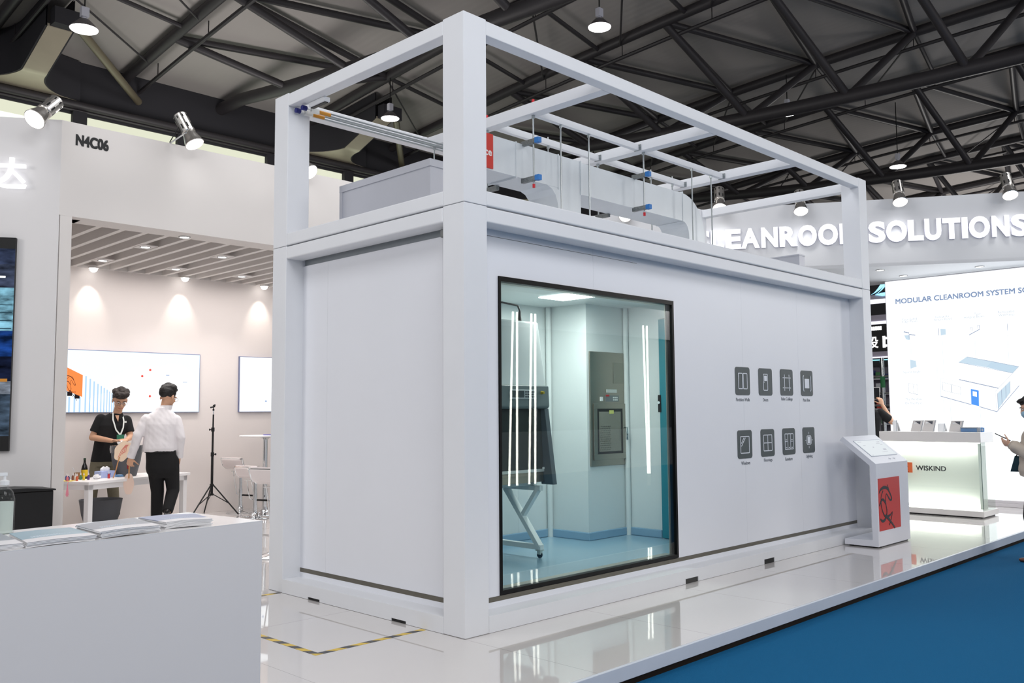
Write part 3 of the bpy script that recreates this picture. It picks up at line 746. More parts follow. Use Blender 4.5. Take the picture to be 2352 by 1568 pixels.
# hazard tape on the platform
def hazard():
    m = bpy.data.materials.new('hazard_tape'); m.use_nodes = True; nt = m.node_tree; b = nt.nodes['Principled BSDF']
    tc = nt.nodes.new('ShaderNodeTexCoord'); sp = nt.nodes.new('ShaderNodeSeparateXYZ'); ad = nt.nodes.new('ShaderNodeMath'); ad.operation = 'ADD'
    mu = nt.nodes.new('ShaderNodeMath'); mu.operation = 'MULTIPLY'; mu.inputs[1].default_value = 5.6
    fr = nt.nodes.new('ShaderNodeMath'); fr.operation = 'FRACT'; gt = nt.nodes.new('ShaderNodeMath'); gt.operation = 'GREATER_THAN'; gt.inputs[1].default_value = 0.5
    mx = nt.nodes.new('ShaderNodeMix'); mx.data_type = 'RGBA'; mx.inputs[6].default_value = (*lin((222, 188, 60)), 1); mx.inputs[7].default_value = (*lin((54, 56, 60)), 1)
    nt.links.new(tc.outputs['Object'], sp.inputs[0]); nt.links.new(sp.outputs[0], ad.inputs[0]); nt.links.new(sp.outputs[1], ad.inputs[1]); nt.links.new(ad.outputs[0], mu.inputs[0])
    nt.links.new(mu.outputs[0], fr.inputs[0]); nt.links.new(fr.outputs[0], gt.inputs[0]); nt.links.new(gt.outputs[0], mx.inputs[0]); nt.links.new(mx.outputs[2], b.inputs['Base Color'])
    b.inputs['Roughness'].default_value = 0.4
    return m
mb = MB(); mb.box(-.90, -.01, .395, .44, .0003, .0016); mb.box(-.90, -.855, .44, 2.33, .0003, .0016); mb.box(-.855, -.01, 2.285, 2.33, .0003, .0016)
o = make('hazard_tape', mb, hazard(), None, True); tag(o, 'yellow and black hazard tape stuck around a bay at the container end', 'tape')
# ================================================================== meeting booth behind the container (left)
BW = mat('booth_white_board', (222, 217, 213), 0.8, 0, 1.2, 0.02)
mb = MB(); mb.box(-.864, 9.5, 5.28, 5.42, 3.58, 4.585); struct(make('wall_front', mb, BW))
mb = MB(); mb.box(-.852, -.735, 5.281, 5.42, 0.001, 3.58); struct(make('wall_front_pier', mb, BW))
mb = MB(); mb.box(-3.5, 9.5, 8.6, 8.7, 0.001, 3.9); struct(make('wall_back', mb, mat('booth_back_white', (226, 218, 214), 0.8, 0, 1.2, 0.02)))
mb = MB(); mb.box(9.4, 9.5, 5.42, 8.6, 0.001, 3.9); struct(make('wall_right', mb, BW))
d45 = Vector((-.835, .5505, 0)).normalized(); n45 = Vector((-d45.y, d45.x, 0)); n45 = -n45 if n45.y > 0 else n45
P45 = Vector((-.864, 5.28, 0))
def on45(u, z, out=0.0): p = P45 + d45 * u + n45 * out; return (p.x, p.y, z)
mb = MB(); mb.prism([(0, .001), (3.2, .001), (3.2, 4.585), (0, 4.585)], lambda a, b: on45(a, b), lambda a, b: on45(a, b, -.12)); struct(make('wall_angled', mb, mat('booth_angled_white', (216, 214, 214), 0.8, 0, 1.2, 0.02)))
mb = MB(); mb.box(-.95, 9.5, 5.42, 8.6, 3.86, 3.92); cl = struct(make('ceiling_booth', mb, BW))
mb = MB(); mb.box(-.735, 9.4, 5.42, 5.62, 3.581, 3.86); mb.box(-.735, 9.4, 8.56, 8.6, 3.581, 3.86); mb.box(-.74, -.60, 5.42, 8.6, 3.581, 3.86); make('border', mb, BW, cl, True)
for i in range(38):
    x = -.36 + i * .2575
    if x > 9.3: break
    mb = MB(); mb.box(x, x + .06, 5.6, 8.56, 3.582, 3.83); make('slat', mb, BW, cl, True)

def downlight(loc, label, group, plate_=True):
    t = thing('downlight', label, 'downlight', loc, 0, group)
    if plate_:
        mb = MB(); mb.box(-.1, .1, -.14, .14, 0, .008); make('mounting_plate', mb, BW, t)
    mb = MB(); mb.lathe([(.05, -.002), (.066, -.008), (.068, 0), (.066, .02), (.05, .02)], n=24); make('rim', mb, mat('rim_grey', (190, 190, 190), 0.4, 0.3), t, smooth=True)
    mb = MB(); mb.lathe([(.001, -.006), (.05, -.004), (.05, .004), (.001, .006)], n=20); make('lens', mb, GLOW, t, smooth=True)
    return t
DLs = [(.604, 5.52, 'round downlight in the plain ceiling border of the booth', 0), (.54, 6.45, 'round downlight in the slats, front one of the pair nearest the pier', 1), (.54, 7.80, 'round downlight in the slats, rear one of the pair nearest the pier', 1),
       (1.57, 6.46, 'round downlight in the slats, front one of the middle pair', 1), (1.57, 7.83, 'round downlight in the slats, rear one of the middle pair', 1), (2.60, 7.83, 'round downlight in the slats closest to the white container corner', 1)]
for x, y, lb, p_ in DLs:
    downlight((x, y, 3.576), lb, 'slat ceiling downlights', p_)
    lamp('downlight_beam', 'SPOT', (x, y, 3.55), 38, (1, .95, .92), (x, y, 0), .05, spot=100, blend=.8)
WLs = [(.66, 'wall-washing downlight above the screen with the orange sign, casting a warm fan'), (2.0, 'wall-washing downlight at the middle of the back wall, casting a warm fan'), (3.33, 'wall-washing downlight by the container corner post, casting a warm fan')]
for x, lb in WLs:
    t = thing('wall_washer', lb, 'downlight', (x, 8.44, 3.56), 0, 'wall washers along the back wall')
    mb = MB(); mb.ell((0, 0, -.01), (.052, .052, .045)); make('bulb', mb, GLOW, t, smooth=True)
    mb = MB(); mb.lathe([(.055, 0), (.07, .0), (.07, .04), (.055, .04)], n=20); make('rim', mb, BW, t)
    lamp('washer_beam', 'SPOT', (x, 8.42, 3.5), 17, (1, .90, .80), (x, 8.62, 2.9), .02, spot=62, blend=.9)
lamp('booth_fill_lamp', 'AREA', (1.8, 7.1, 3.56), 60, (1, .95, .93), (1.8, 7.1, 0), 4.0, 2.2)

# booth number, sign character
t = thing('booth_number', 'black booth number lettering N4C06 on the white fascia', 'lettering', (-.72, 5.28, 4.34))
text('lettering', 'N4C06', mat('letter_black', (22, 22, 24), 0.5), (-.724, 5.28, 4.345), (1, 0, 0), .33, .112, t, 0, .003, fat=.011)
SGN = emit('sign_white_glow', (250, 250, 255), 1.35)
t = thing('sign_character', 'white illuminated Chinese sign character cut by the picture edge', 'sign', on45(.5, 3.8))
me = text_mesh('达', .012, .01)
xs = [v.co.x for v in me.vertices]; ys = [v.co.y for v in me.vertices]
xd = -d45
for v in me.vertices:
    a = (v.co.x - min(xs)) / (max(xs) - min(xs)); b = (v.co.y - min(ys)) / (max(ys) - min(ys))
    p = Vector(on45(.69 - a * .38, 3.822 + b * .325, .02 + (v.co.z / .01 + 1) * .02)); v.co = p - t.location
me.materials.clear(); link('character', me, SGN, t)

# large display on the angled wall
TV = thing('display_screen', 'tall black framed display on the angled wall showing blue machinery', 'screen', on45(.39, 1.15))
def q45(name, u0, u1, z0, z1, o0, o1, m, parent):
    mb = MB(); mb.prism([(u0, z0), (u1, z0), (u1, z1), (u0, z1)], lambda a, b: on45(a, b, o0), lambda a, b: on45(a, b, o1)); return make(name, mb, m, parent, True)
q45('housing', .388, 1.6, 1.15, 3.316, .001, .045, BLACK, TV)
def screen_mat(name, cols, scale, strength, seed=0.0, stretch=(1, 1, 1)):
    m = bpy.data.materials.new(name); m.use_nodes = True; nt = m.node_tree; nt.nodes.clear()
    o = nt.nodes.new('ShaderNodeOutputMaterial'); e = nt.nodes.new('ShaderNodeEmission'); tc = nt.nodes.new('ShaderNodeTexCoord'); mp = nt.nodes.new('ShaderNodeMapping')
    mp.inputs['Scale'].default_value = stretch; mp.inputs['Location'].default_value = (seed, seed, seed)
    nz = nt.nodes.new('ShaderNodeTexNoise'); nz.inputs['Scale'].default_value = scale; nz.inputs['Detail'].default_value = 6
    cr = nt.nodes.new('ShaderNodeValToRGB')
    while len(cr.color_ramp.elements) < len(cols): cr.color_ramp.elements.new(0.5)
    for el, (p, c) in zip(cr.color_ramp.elements, cols): el.position = p; el.color = (*lin(c), 1)
    nt.links.new(tc.outputs['Object'], mp.inputs[0]); nt.links.new(mp.outputs[0], nz.inputs['Vector']); nt.links.new(nz.outputs['Fac'], cr.inputs[0]); nt.links.new(cr.outputs[0], e.inputs[0]); nt.links.new(e.outputs[0], o.inputs[0])
    e.inputs[1].default_value = strength; return m
zz = [(3.2, 3.04, (48, 56, 78)), (3.04, 2.80, (60, 68, 88)), (2.80, 2.36, (120, 170, 190)), (2.36, 2.1, (26, 58, 120)), (2.1, 1.85, (20, 26, 46)), (1.85, 1.72, (120, 128, 140)), (1.72, 1.3, (62, 76, 92))]
for i, (za, zb, c) in enumerate(zz):
    cs = [(.3, tuple(int(v * .45) for v in c)), (.5, c), (.7, tuple(min(255, int(v * 1.35)) for v in c))]
    q45('picture', .388, 1.6, zb, za, .045, .047, screen_mat('screen_picture_%d' % i, cs, 5.0, .85, i * 3.1, (1, 1, 3)), TV)
for z in (2.62, 2.54, 2.46, 2.38): q45('picture_rail', .40, 1.6, z, z + .008, .047, .048, emit('picture_rail_dark', (40, 70, 84), .6), TV)
q45('picture_band', .42, 1.6, 1.845, 1.875, .047, .048, emit('picture_orange', (190, 130, 60), .8), TV)
q45('picture_column', .545, .62, 1.55, 2.62, .047, .05, emit('picture_grey', (150, 146, 140), .7), TV)
q45('picture_lamp', .47, .56, 2.90, 2.92, .047, .05, emit('picture_white', (240, 246, 250), 1.2), TV)

# wall screens
def wall_screen(name, label, x0, x1, z0, z1):
    t = thing(name, label, 'screen', ((x0 + x1) / 2, 8.59, z0))
    mb = MB(); mb.box(x0, x1, 8.56, 8.599, z0, z1); make('housing', mb, mat('screen_bezel', (120, 128, 160), 0.4), t, True)
    return t
SKY = emit('screen_sky', (228, 243, 253), 1.1); SWH = emit('screen_white', (250, 253, 255), 1.25)
t = wall_screen('wall_screen', 'bright wall screen showing an orange horse sign and partner logos', .05, 2.325, 1.535, 2.42)
mb = MB(); mb.box(.06, 2.315, 8.557, 8.56, 1.545, 2.41); make('picture', mb, SKY, t, True)
mb = MB()
cl_ = [(1.55, 1.9, .55, .32), (1.9, 2.0, .35, .26), (1.3, 1.9, .35, .24), (1.1, 1.70, .42, .13), (2.1, 1.8, .2, .25), (1.6, 1.65, .6, .10)]
for x, z, a, b in cl_: mb.lathe([(.001, -.001), (1, -.001), (1, .001), (.001, .001)], (0, 0, 0), 24, 'y')
k = 0
for x, z, a, b in cl_:
    for i in range(4 * 24): 
        v = mb.v[k]; mb.v[k] = (min(2.31, x + v[0] * a), 8.556 + v[1] * .3, max(1.548, min(2.4, z + v[2] * b))); k += 1
make('picture_cloud', mb, SWH, t, True)
mb = MB()
for i, x in enumerate((.43, .50, .57, .645, .703, .757, .81, .856, .898, .939, .974, 1.005, 1.03)): mb.box(x - .011 + .0004 * i, x + .011 - .0004 * i, 8.553, 8.556, 1.547, 2.05 - (x - .645) * .645 if x > .6 else 1.76)
make('picture_stripes', mb, emit('picture_light_blue', (176, 208, 244), 1.0), t, True)
mb = MB(); mb.prism([(.15, 2.28), (.599, 2.061), (.599, 1.758), (.15, 1.94)], lambda a, b: (a, 8.549, b), lambda a, b: (a, 8.553, b)); SG = make('picture_sign', mb, emit('picture_sign_orange', (250, 140, 76), 1.0), t, True)
for x, z in ((.20, 1.88), (.33, 1.835), (.43, 1.80), (.53, 1.765)):
    mb = MB(); mb.box(x - .03, x + .035, 8.5505, 8.5545, z - .03, z + .03); make('picture_bracket', mb, emit('picture_black', (40, 36, 40), .8), t, True)
# horse emblem as brush strokes, in unit panel coordinates
EMB = [([(.028, .751), (.084, .811), (.179, .846), (.298, .86), (.415, .831), (.502, .754), (.579, .659), (.608, .603), (.553, .572), (.48, .613), (.418, .682), (.354, .729)], [.012, .03, .042, .05, .04, .03, .028, .034, .034, .03, .024, .014]),
       ([(.422, .902), (.457, .828), (.51, .746)], [.012, .03, .012]),
       ([(.216, .791), (.152, .736), (.112, .668), (.106, .606)], [.02, .02, .016, .012]),
       ([(.353, .722), (.31, .626), (.317, .519), (.357, .41), (.357, .322), (.308, .256)], [.012, .018, .02, .022, .026, .03]),
       ([(.02, .50), (.078, .566), (.15, .627), (.24, .606), (.317, .519)], [.016, .028, .036, .04, .024]),
       ([(.106, .606), (.105, .501), (.153, .392), (.228, .298), (.308, .256)], [.014, .016, .022, .026, .03]),
       ([(.047, .244), (.109, .197), (.184, .186), (.271, .213), (.347, .305), (.366, .409)], [.02, .04, .044, .036, .02, .012]),
       ([(.228, .298), (.31, .262), (.394, .259), (.526, .289), (.609, .343)], [.02, .046, .04, .02, .006]),
       ([(.609, .343), (.572, .232), (.445, .084)], [.008, .014, .02]),
       ([(.295, .292), (.472, .181), (.617, .075), (.70, .005)], [.05, .036, .03, .028])]
def emblem(mb, f, sc=1.0):
    """strokes as flat ribbons; f(u, v, layer) -> 3D"""
    for si, (pts, wd) in enumerate(EMB):
        P = [Vector((a, b * .96)) for a, b in pts]
        # smooth the stroke
        for _ in range(2):
            Q = [P[0]]; Wd = [wd[0]]
            for i in range(len(P) - 1):
                Q += [P[i] * .75 + P[i + 1] * .25, P[i] * .25 + P[i + 1] * .75]; Wd += [wd[i] * .75 + wd[i + 1] * .25, wd[i] * .25 + wd[i + 1] * .75]
            Q.append(P[-1]); Wd.append(wd[-1]); P, wd = Q, Wd
        vs = []; n = len(P)
        for i in range(n):
            d = (P[min(i + 1, n - 1)] - P[max(i - 1, 0)]); d.normalize(); nn = Vector((-d.y, d.x))
            a = P[i] + nn * wd[i] * .5 * sc; b = P[i] - nn * wd[i] * .5 * sc
            for lay in (0, 1): vs += [f(a.x, a.y, lay * (1 + .12 * si)), f(b.x, b.y, lay * (1 + .12 * si))]
        fs = []
        for i in range(n - 1):
            k = 4 * i; fs += [(k, k + 1, k + 5, k + 4), (k + 2, k + 3, k + 7, k + 6), (k, k + 4, k + 6, k + 2), (k + 1, k + 5, k + 7, k + 3)]
        mb.add(vs, fs)
mb = MB(); emblem(mb, lambda u, v, l: (.36 + u * .24, 8.549 - .003 * l, 1.775 + v * .36 - .10 * u), .6); make('emblem', mb, emit('picture_black', (40, 36, 40), .8), SG, True)
mb = MB()
for x, z in ((1.55, 2.16), (1.434, 2.067), (1.554, 1.775)): mb.lathe([(.001, -.001), (.018, -.001), (.018, .001), (.001, .001)], (x, 8.554, z), 12, 'y')
make('picture_logo', mb, emit('picture_red', (230, 90, 80), 1.0), t, True)
mb = MB(); mb.box(1.79, 1.84, 8.552, 8.555, 2.085, 2.095); mb.box(2.05, 2.12, 8.552, 8.555, 1.985, 1.993); make('picture_mark', mb, emit('picture_steel_blue', (120, 150, 200), 1.0), t, True)
t = wall_screen('wall_screen', 'plain white wall screen partly covered by the container corner post', 2.985, 5.2, 1.535, 2.42)
mb = MB(); mb.box(2.995, 5.19, 8.557, 8.56, 1.545, 2.41); make('picture', mb, SWH, t, True)
mb = MB(); mb.box(3.44, 3.475, 8.554, 8.557, 1.70, 1.72); make('picture_icon', mb, emit('picture_steel_blue', (120, 150, 200), 1.0), t, True)

# black cabinet and pier foot
t = thing('side_cabinet', 'black cabinet standing at the foot of the angled wall behind the reception counter', 'cabinet', (-1.25, 4.95, 0))
mb = MB(); mb.box(-1.75, -.955, 4.9, 5.25, .0, .775); make('body', mb, BLACK, t, True, .01)
mb = MB(); mb.prism([(-1.77, .775), (-.94, .775), (-.94, .79), (-1.2, .81), (-1.77, .815)], lambda a, b: (a, 4.88, b), lambda a, b: (a, 5.26, b)); make('lid', mb, BLACK, t, True, .004)

# ------------------------------------------------------------------ craft table and what stands on it
TA = math.radians(24.5); tx = Vector((math.cos(TA), math.sin(TA), 0)); ty = Vector((-math.sin(TA), math.cos(TA), 0)); T0 = Vector((.066, 6.775, 0))
TB = thing('craft_table', 'white rectangular table covered with paint bottles in the meeting booth', 'table', (.066, 6.775, 0), TA)
TWt = mat('table_white', (238, 236, 236), 0.4, 0, 3, 0.02)
mb = MB(); mb.box(0, 1.80, 0, .62, .665, .70); make('tabletop', mb, TWt, TB, bevel=.004)
mb = MB(); mb.box(.03, 1.77, .03, .06, .60, .665); mb.box(.03, 1.77, .56, .59, .60, .665); mb.box(.03, .06, .06, .56, .60, .665); mb.box(1.74, 1.77, .06, .56, .60, .665); make('apron', mb, TWt, TB)
for a in (.03, 1.70):
    for b in (.03, .52):
        mb = MB(); mb.box(a, a + .07, b, b + .07, .001, .66); make('leg', mb, TWt, TB, bevel=.003)
def tp(x, y, z=.70): p = T0 + tx * x + ty * y; return (p.x, p.y, z)
def tloc(wx, wy): v = Vector((wx, wy, 0)) - T0; return (v.dot(tx), v.dot(ty))
POT = mat('planter_grey', (92, 94, 98), 0.7, 0, 50, 0.08)
def planter(loc, label, R0, R1, H):
    t = thing('planter', label, 'planter', loc)
    mb = MB(); mb.lathe([(.001, 0), (R0 * .96, 0), (R0, .01), ((R0 + R1) * .535, H * .5), (R1, H), (R1 * .94, H), ((R0 + R1) * .5, H * .5), (R0 * .9, .03), (.001, .03)], n=36); make('bowl', mb, POT, t, smooth=True)
    return t
pp = tp(.98, .36)
t = planter(pp, 'grey round planter on the craft table, its rim wrapped in clear film', .13, .20, .40)
mb = MB(); mb.lathe([(.203, .40), (.207, .36), (.2, .31)], n=36, cap=False)
for i, v in enumerate(mb.v): mb.v[i] = (v[0] * (1 + .02 * math.sin(i * 2.3)), v[1] * (1 + .02 * math.cos(i * 1.7)), v[2] + .012 * math.sin(i * 3.1))
mb.lathe([(.001, .412), (.1, .408), (.2, .402)], n=36, cap=False)
make('plastic_film', mb, glass('clear_film', (242, 244, 246), .15, 2.0), t, smooth=True)
planter((.587, 7.75, 0), 'grey round planter on the floor under the craft table', .17, .265, .40)
def small_bottle(loc, c, label):
    t = thing('paint_bottle', label, 'bottle', loc, 0, 'small paint bottles on the craft table')
    mb = MB(); mb.lathe([(.001, 0), (.014, 0), (.015, .004), (.015, .045), (.007, .055), (.007, .06), (.001, .06)], n=12); make('bottle', mb, c, t, smooth=True)
    mb = MB(); mb.lathe([(.001, .06), (.008, .06), (.007, .075), (.003, .09), (.001, .09)], n=10); make('cap', mb, mat('cap_white', (228, 222, 222), .4), t, smooth=True)
pc = {'pink': (222, 120, 130), 'navy': (44, 48, 110), 'orange': (206, 96, 60), 'white': (226, 224, 220), 'yellow': (214, 190, 60), 'purple': (84, 56, 128), 'red': (196, 56, 60), 'green': (84, 130, 90), 'brown': (130, 80, 60), 'blue': (60, 96, 170)}
bl = [('pink', -.01, .42, 'small pink paint bottle, first in the row from the pier'), ('navy', .055, .47, 'small navy paint bottle standing second from the pier end'), ('orange', .08, .36, 'small orange paint bottle at the front of the row'),
      ('white', .135, .44, 'small white paint bottle in the first cluster'), ('brown', .17, .52, 'small brown paint bottle behind the white one'), ('yellow', .205, .38, 'small yellow paint bottle in the middle cluster'),
      ('green', .235, .46, 'small green paint bottle behind the yellow one'), ('purple', .27, .37, 'small purple paint bottle ending the middle cluster'), ('blue', .10, .55, 'small blue paint bottle at the back of the row'), ('red', .53, .30, 'small red paint bottle standing alone near the paper fan')]
for n_, x, y, lb in bl: small_bottle(tp(x + .04, y - .05), mat('paint_' + n_, pc[n_], 0.35), lb)
t = thing('drink_bottle', 'dark glass drink bottle with a yellow label on the craft table', 'bottle', tp(.42, .50))
mb = MB(); mb.lathe([(.001, 0), (.036, 0), (.038, .01), (.038, .12), (.03, .16), (.015, .2), (.013, .245), (.001, .245)], n=20); make('glass_body', mb, mat('dark_bottle_glass', (26, 24, 24), .1), t, smooth=True)
mb = MB(); mb.lathe([(.039, .03), (.0392, .035), (.0392, .11), (.039, .115)], n=20, cap=False); make('label', mb, mat('label_bright_yellow', (226, 190, 40), .5), t, smooth=True)
mb = MB(); mb.lathe([(.001, .245), (.0155, .235), (.0155, .26), (.001, .262)], n=14); make('cap', mb, mat('cap_dark_green', (40, 60, 44), .4), t)
t = thing('paper_cup', 'brown paper cup holding a brush behind the paint bottles', 'cup', tp(.33, .52))
mb = MB(); mb.lathe([(.001, 0), (.028, 0), (.038, .085), (.034, .085), (.026, .01), (.001, .01)], n=18); make('cup', mb, mat('kraft_paper', (150, 110, 74), .8), t, smooth=True)
mb = MB(); mb.tube((0, 0, .02), (-.06, 0, .15), .004, 6); make('brush', mb, mat('brush_white', (226, 226, 230), .4), t)
t = thing('tissue_box', 'pale blue tissue box with a tissue pulled up on the craft table', 'tissue box', tp(.68, .42), TA)
mb = MB(); mb.box(-.12, .12, -.06, .06, 0, .085); make('carton', mb, mat('carton_blue', (176, 190, 232), .6, 0, 12, .1), t, bevel=.004)
mb = MB(); mb.box(-.02, .03, -.0615, -.06, .025, .055); make('print', mb, mat('print_blue', (70, 90, 170), .6), t)
mb = MB()
for i in range(5): mb.ell((-.05 + i * .024, 0, .10 + .012 * (i % 2)), (.03, .012, .035), Matrix.Rotation(.5 * (i - 2), 3, 'Y'), 10, 6)
make('tissue', mb, mat('tissue_white', (240, 240, 242), .9), t, smooth=True)
t = thing('crumpled_tissue', 'crumpled white tissue lying before the drink bottle', 'tissue', tp(.42, .30))
mb = MB(); mb.ell((0, 0, .025), (.05, .035, .027), None, 14, 8)
for i, v in enumerate(mb.v): mb.v[i] = (v[0] * (1 + .25 * math.sin(i * 5.1)), v[1] * (1 + .25 * math.cos(i * 3.7)), max(0, v[2] * (1 + .3 * math.sin(i * 7.9))))
make('paper', mb, mat('tissue_white', (240, 240, 242), .9), t)
t = thing('paper_sheet', 'yellow paper strip with a pink tassel at the table end', 'paper', tp(-.0, .45))
p0 = tp(.0, .35); mb = MB(); mb.prism([(.005, .30), (.16, .34), (.15, .52), (.0, .50)], lambda a, b: tp(a, b, .7005), lambda a, b: tp(a, b, .703)); make('strip', mb, mat('paper_yellow', (228, 206, 92), .7), t, True)
mb = MB(); q0 = Vector(tp(-.02, .30)); 
for i in range(7): mb.path([q0 + Vector((0, 0, .004)), q0 + Vector((-.012, -.012, -.03)), q0 + Vector((-.014 + .005 * (i - 3), -.014, -.16 - .01 * (i % 3)))], .004, 5)
make('tassel', mb, mat('tassel_pink', (236, 150, 168), .8), t, True)
t = thing('wipes_packet', 'small pale blue wipes packet beside the table planter', 'packet', tp(.84, .33), TA)
mb = MB(); mb.box(-.05, .05, -.035, .035, 0, .03); make('pack', mb, mat('packet_blue', (110, 160, 206), .5), t, bevel=.012)
mb = MB(); mb.box(-.025, .025, -.02, .02, .028, .034); make('flap', mb, mat('cap_white', (228, 222, 222), .4), t, bevel=.002)
# paper fan leaning on the table
FANP = mat('fan_paper', (238, 216, 190), .8, 0, 9, .12); FANH = mat('fan_handle_wood', (206, 150, 96), .6)
def fan_blade(mb, cx, cz, rx, rz, tilt, f, thick=.004, lob=.05, n=48):
    pts = []
    for i in range(n):
        a = 2 * PI * i / n; r = 1 + lob * math.cos(6 * a)
        x, z = rx * r * math.cos(a), rz * r * math.sin(a)
        pts.append((cx + x * math.cos(tilt) + z * math.sin(tilt), cz - x * math.sin(tilt) + z * math.cos(tilt)))
    mb.prism(pts, lambda a, b: f(a, b, -thick / 2), lambda a, b: f(a, b, thick / 2))
t = thing('paper_fan', 'round paper fan with red swirls standing upright on the craft table', 'fan', tp(.62, .20), -.38)
mb = MB(); fan_blade(mb, .085, .34, .095, .135, .42, lambda a, b, o: (a, o, b)); bd = make('blade', mb, FANP, t)
mb = MB(); mb.path([(-.02, 0, 0), (.01, -.003, .1), (.035, -.006, .22), (.05, -.006, .27)], .0065, 8); make('handle', mb, FANH, t, smooth=True)
mb = MB()
for k in range(4):
    mb.path([(.03 + k * .022, -.0035, .26 + .02 * k), (.06 + .02 * k, -.0035, .33), (.075 + .018 * k, -.0035, .36 + .01 * k), (.12 + .01 * k, -.0035, .42)], .003, 5)
make('swirl', mb, mat('swirl_red', (226, 120, 110), .8), bd)

# ------------------------------------------------------------------ tripod, stools, bar table
t = thing('light_stand', 'thin black tripod stand with an empty clamp by the back wall', 'tripod', (2.37, 8.2, 0))
X0, Y0 = 2.371, 8.2
mb = MB(); mb.tube((0, 0, .31), (0, 0, .91), .019, 12); mb.tube((0, 0, .91), (.002, 0, 1.28), .015, 12); mb.tube((.002, 0, 1.28), (.004, 0, 1.50), .012, 12); make('column', mb, BLACK, t, smooth=True)
mb = MB(); mb.tube((.004, 0, 1.5), (.004, 0, 1.555), .008, 10); make('spigot', mb, CHROME, t)
mb = MB(); mb.tube((.004, 0, 1.555), (.004, 0, 1.585), .014, 10); mb.bar((-.045, 0, 1.605), (.03, .01, 1.62), .02, .02); mb.bar((-.0, 0, 1.63), (.03, 0, 1.645), .026, .02); mb.tube((.004, 0, 1.58), (.004, 0, 1.62), .007, 8); make('clamp', mb, BLACK, t)
for z, sd in ((.905, 1), (1.275, -1)):
    mb = MB(); mb.tube((0, 0, z - .03), (0, 0, z + .03), .025, 12); mb.tube((0, 0, z), (sd * .05, 0, z), .008, 8); mb.lathe([(.001, .0), (.016, .0), (.016, .012), (.001, .012)], (sd * .05 - .006, 0, z), 10, 'x'); make('locking_knob', mb, BLACK, t)
mb = MB(); mb.tube((0, 0, .43), (0, 0, .465), .03, 12); mb.tube((0, 0, .295), (0, 0, .325), .028, 12); make('collar', mb, BLACK, t)
for a in (198, 318, 78):
    ca, sa = math.cos(math.radians(a)), math.sin(math.radians(a))
    mb = MB(); mb.tube((.025 * ca, .025 * sa, .445), (.40 * ca, .40 * sa, .012), .0105, 8); lg = make('leg', mb, BLACK, t)
    mb = MB(); mb.tube((.025 * ca, .025 * sa, .31), (.25 * ca, .25 * sa, .18), .007, 6); make('brace', mb, BLACK, lg)

SEATW = mat('stool_white_leather', (232, 222, 220), .45, 0, 8, .03)
def stool(loc, rz, label, sh=.70):
    """bar stool: swooping white seat with a chrome rim on a gas column and trumpet base; seat front towards local -y"""
    t = thing('bar_stool', label, 'stool', loc, rz, 'white bar stools by the high table')
    sec = [(-.20, -.075), (-.19, -.02), (-.14, .0), (0, .002), (.10, .01), (.16, .05), (.19, .12), (.205, .155)]
    hw = .195
    mb = MB(); rr = []
    for (y, z), nxt in zip(sec, range(len(sec))):
        rr.append((y, z))
    vs = []; n = len(rr)
    for y, z in rr: vs += [(-hw, y, sh + z), (hw, y, sh + z), (-hw, y + (.018 if z > .03 else 0), sh + z - .045), (hw, y + (.018 if z > .03 else 0), sh + z - .045)]
    fs = []
    for i in range(n - 1):
        k = 4 * i; fs += [(k, k + 1, k + 5, k + 4), (k + 2, k + 3, k + 7, k + 6), (k, k + 4, k + 6, k + 2), (k + 1, k + 5, k + 7, k + 3)]
    fs += [(0, 1, 3, 2), (4 * n - 4, 4 * n - 3, 4 * n - 1, 4 * n - 2)]
    mb.add(vs, fs); make('seat', mb, SEATW, t, bevel=.014, smooth=True, seg=3)
    mb = MB()
    for sx in (-1, 1): mb.path([(sx * (hw + .012), y, sh + z - .03) for y, z in sec], .013, 8)
    mb.path([(-hw - .012, .205, sh + .125), (hw + .012, .205, sh + .125)], .013, 8); mb.path([(-hw - .012, -.2, sh - .105), (hw + .012, -.2, sh - .105)], .012, 8)
    make('chrome_rim', mb, CHROME, t, smooth=True)
    mb = MB(); mb.lathe([(.001, .06), (.03, .06), (.03, .36), (.024, .36), (.024, sh - .06), (.05, sh - .05), (.05, sh - .035), (.001, sh - .035)], n=18); make('column', mb, CHROME, t, smooth=True)
    mb = MB(); mb.lathe([(.001, .0), (.205, .0), (.21, .008), (.19, .02), (.12, .035), (.06, .055), (.04, .085), (.032, .12), (.001, .12)], n=36); make('base', mb, CHROME, t, smooth=True)
    mb = MB(); mb.path([(-.15, 0, sh - .07), (-.17, -.06, sh - .25), (-.17, -.1, .27), (-.15, -.14, .25), (.15, -.14, .25), (.17, -.1, .27), (.17, -.06, sh - .25), (.15, 0, sh - .07)], .007, 8); fr = make('footrest_frame', mb, CHROME, t, smooth=True)
    mb = MB(); mb.tube((-.14, -.14, .25), (.14, -.14, .25), .014, 10); make('rubber_grip', mb, BLACK, fr)
    mb = MB(); mb.tube((.0, 0, sh - .07), (.16, .03, sh - .075), .006, 6); make('lever', mb, CHROME, t)
    return t
stool((2.86, 8.24, 0), 1.9, 'white bar stool farthest back, against the booth wall', .70)
stool((2.60, 7.34, 0), 1.95, 'white bar stool in the middle, directly in front of the high table', .62)
stool((.98, 4.02, 0), 1.9, 'white bar stool nearest the container corner post, only a sliver showing', .80)
t = thing('bar_table', 'white round high table on a chrome column in the meeting booth', 'table', (2.95, 7.68, 0))
mb = MB(); mb.lathe([(.001, 1.155), (.2, 1.155), (.375, 1.168), (.38, 1.176), (.375, 1.184), (.001, 1.184)], n=40); make('tabletop', mb, TWt, t, smooth=True)
mb = MB(); mb.lathe([(.001, .06), (.035, .06), (.035, 1.12), (.08, 1.15), (.001, 1.155)], n=20); make('column', mb, CHROME, t, smooth=True)
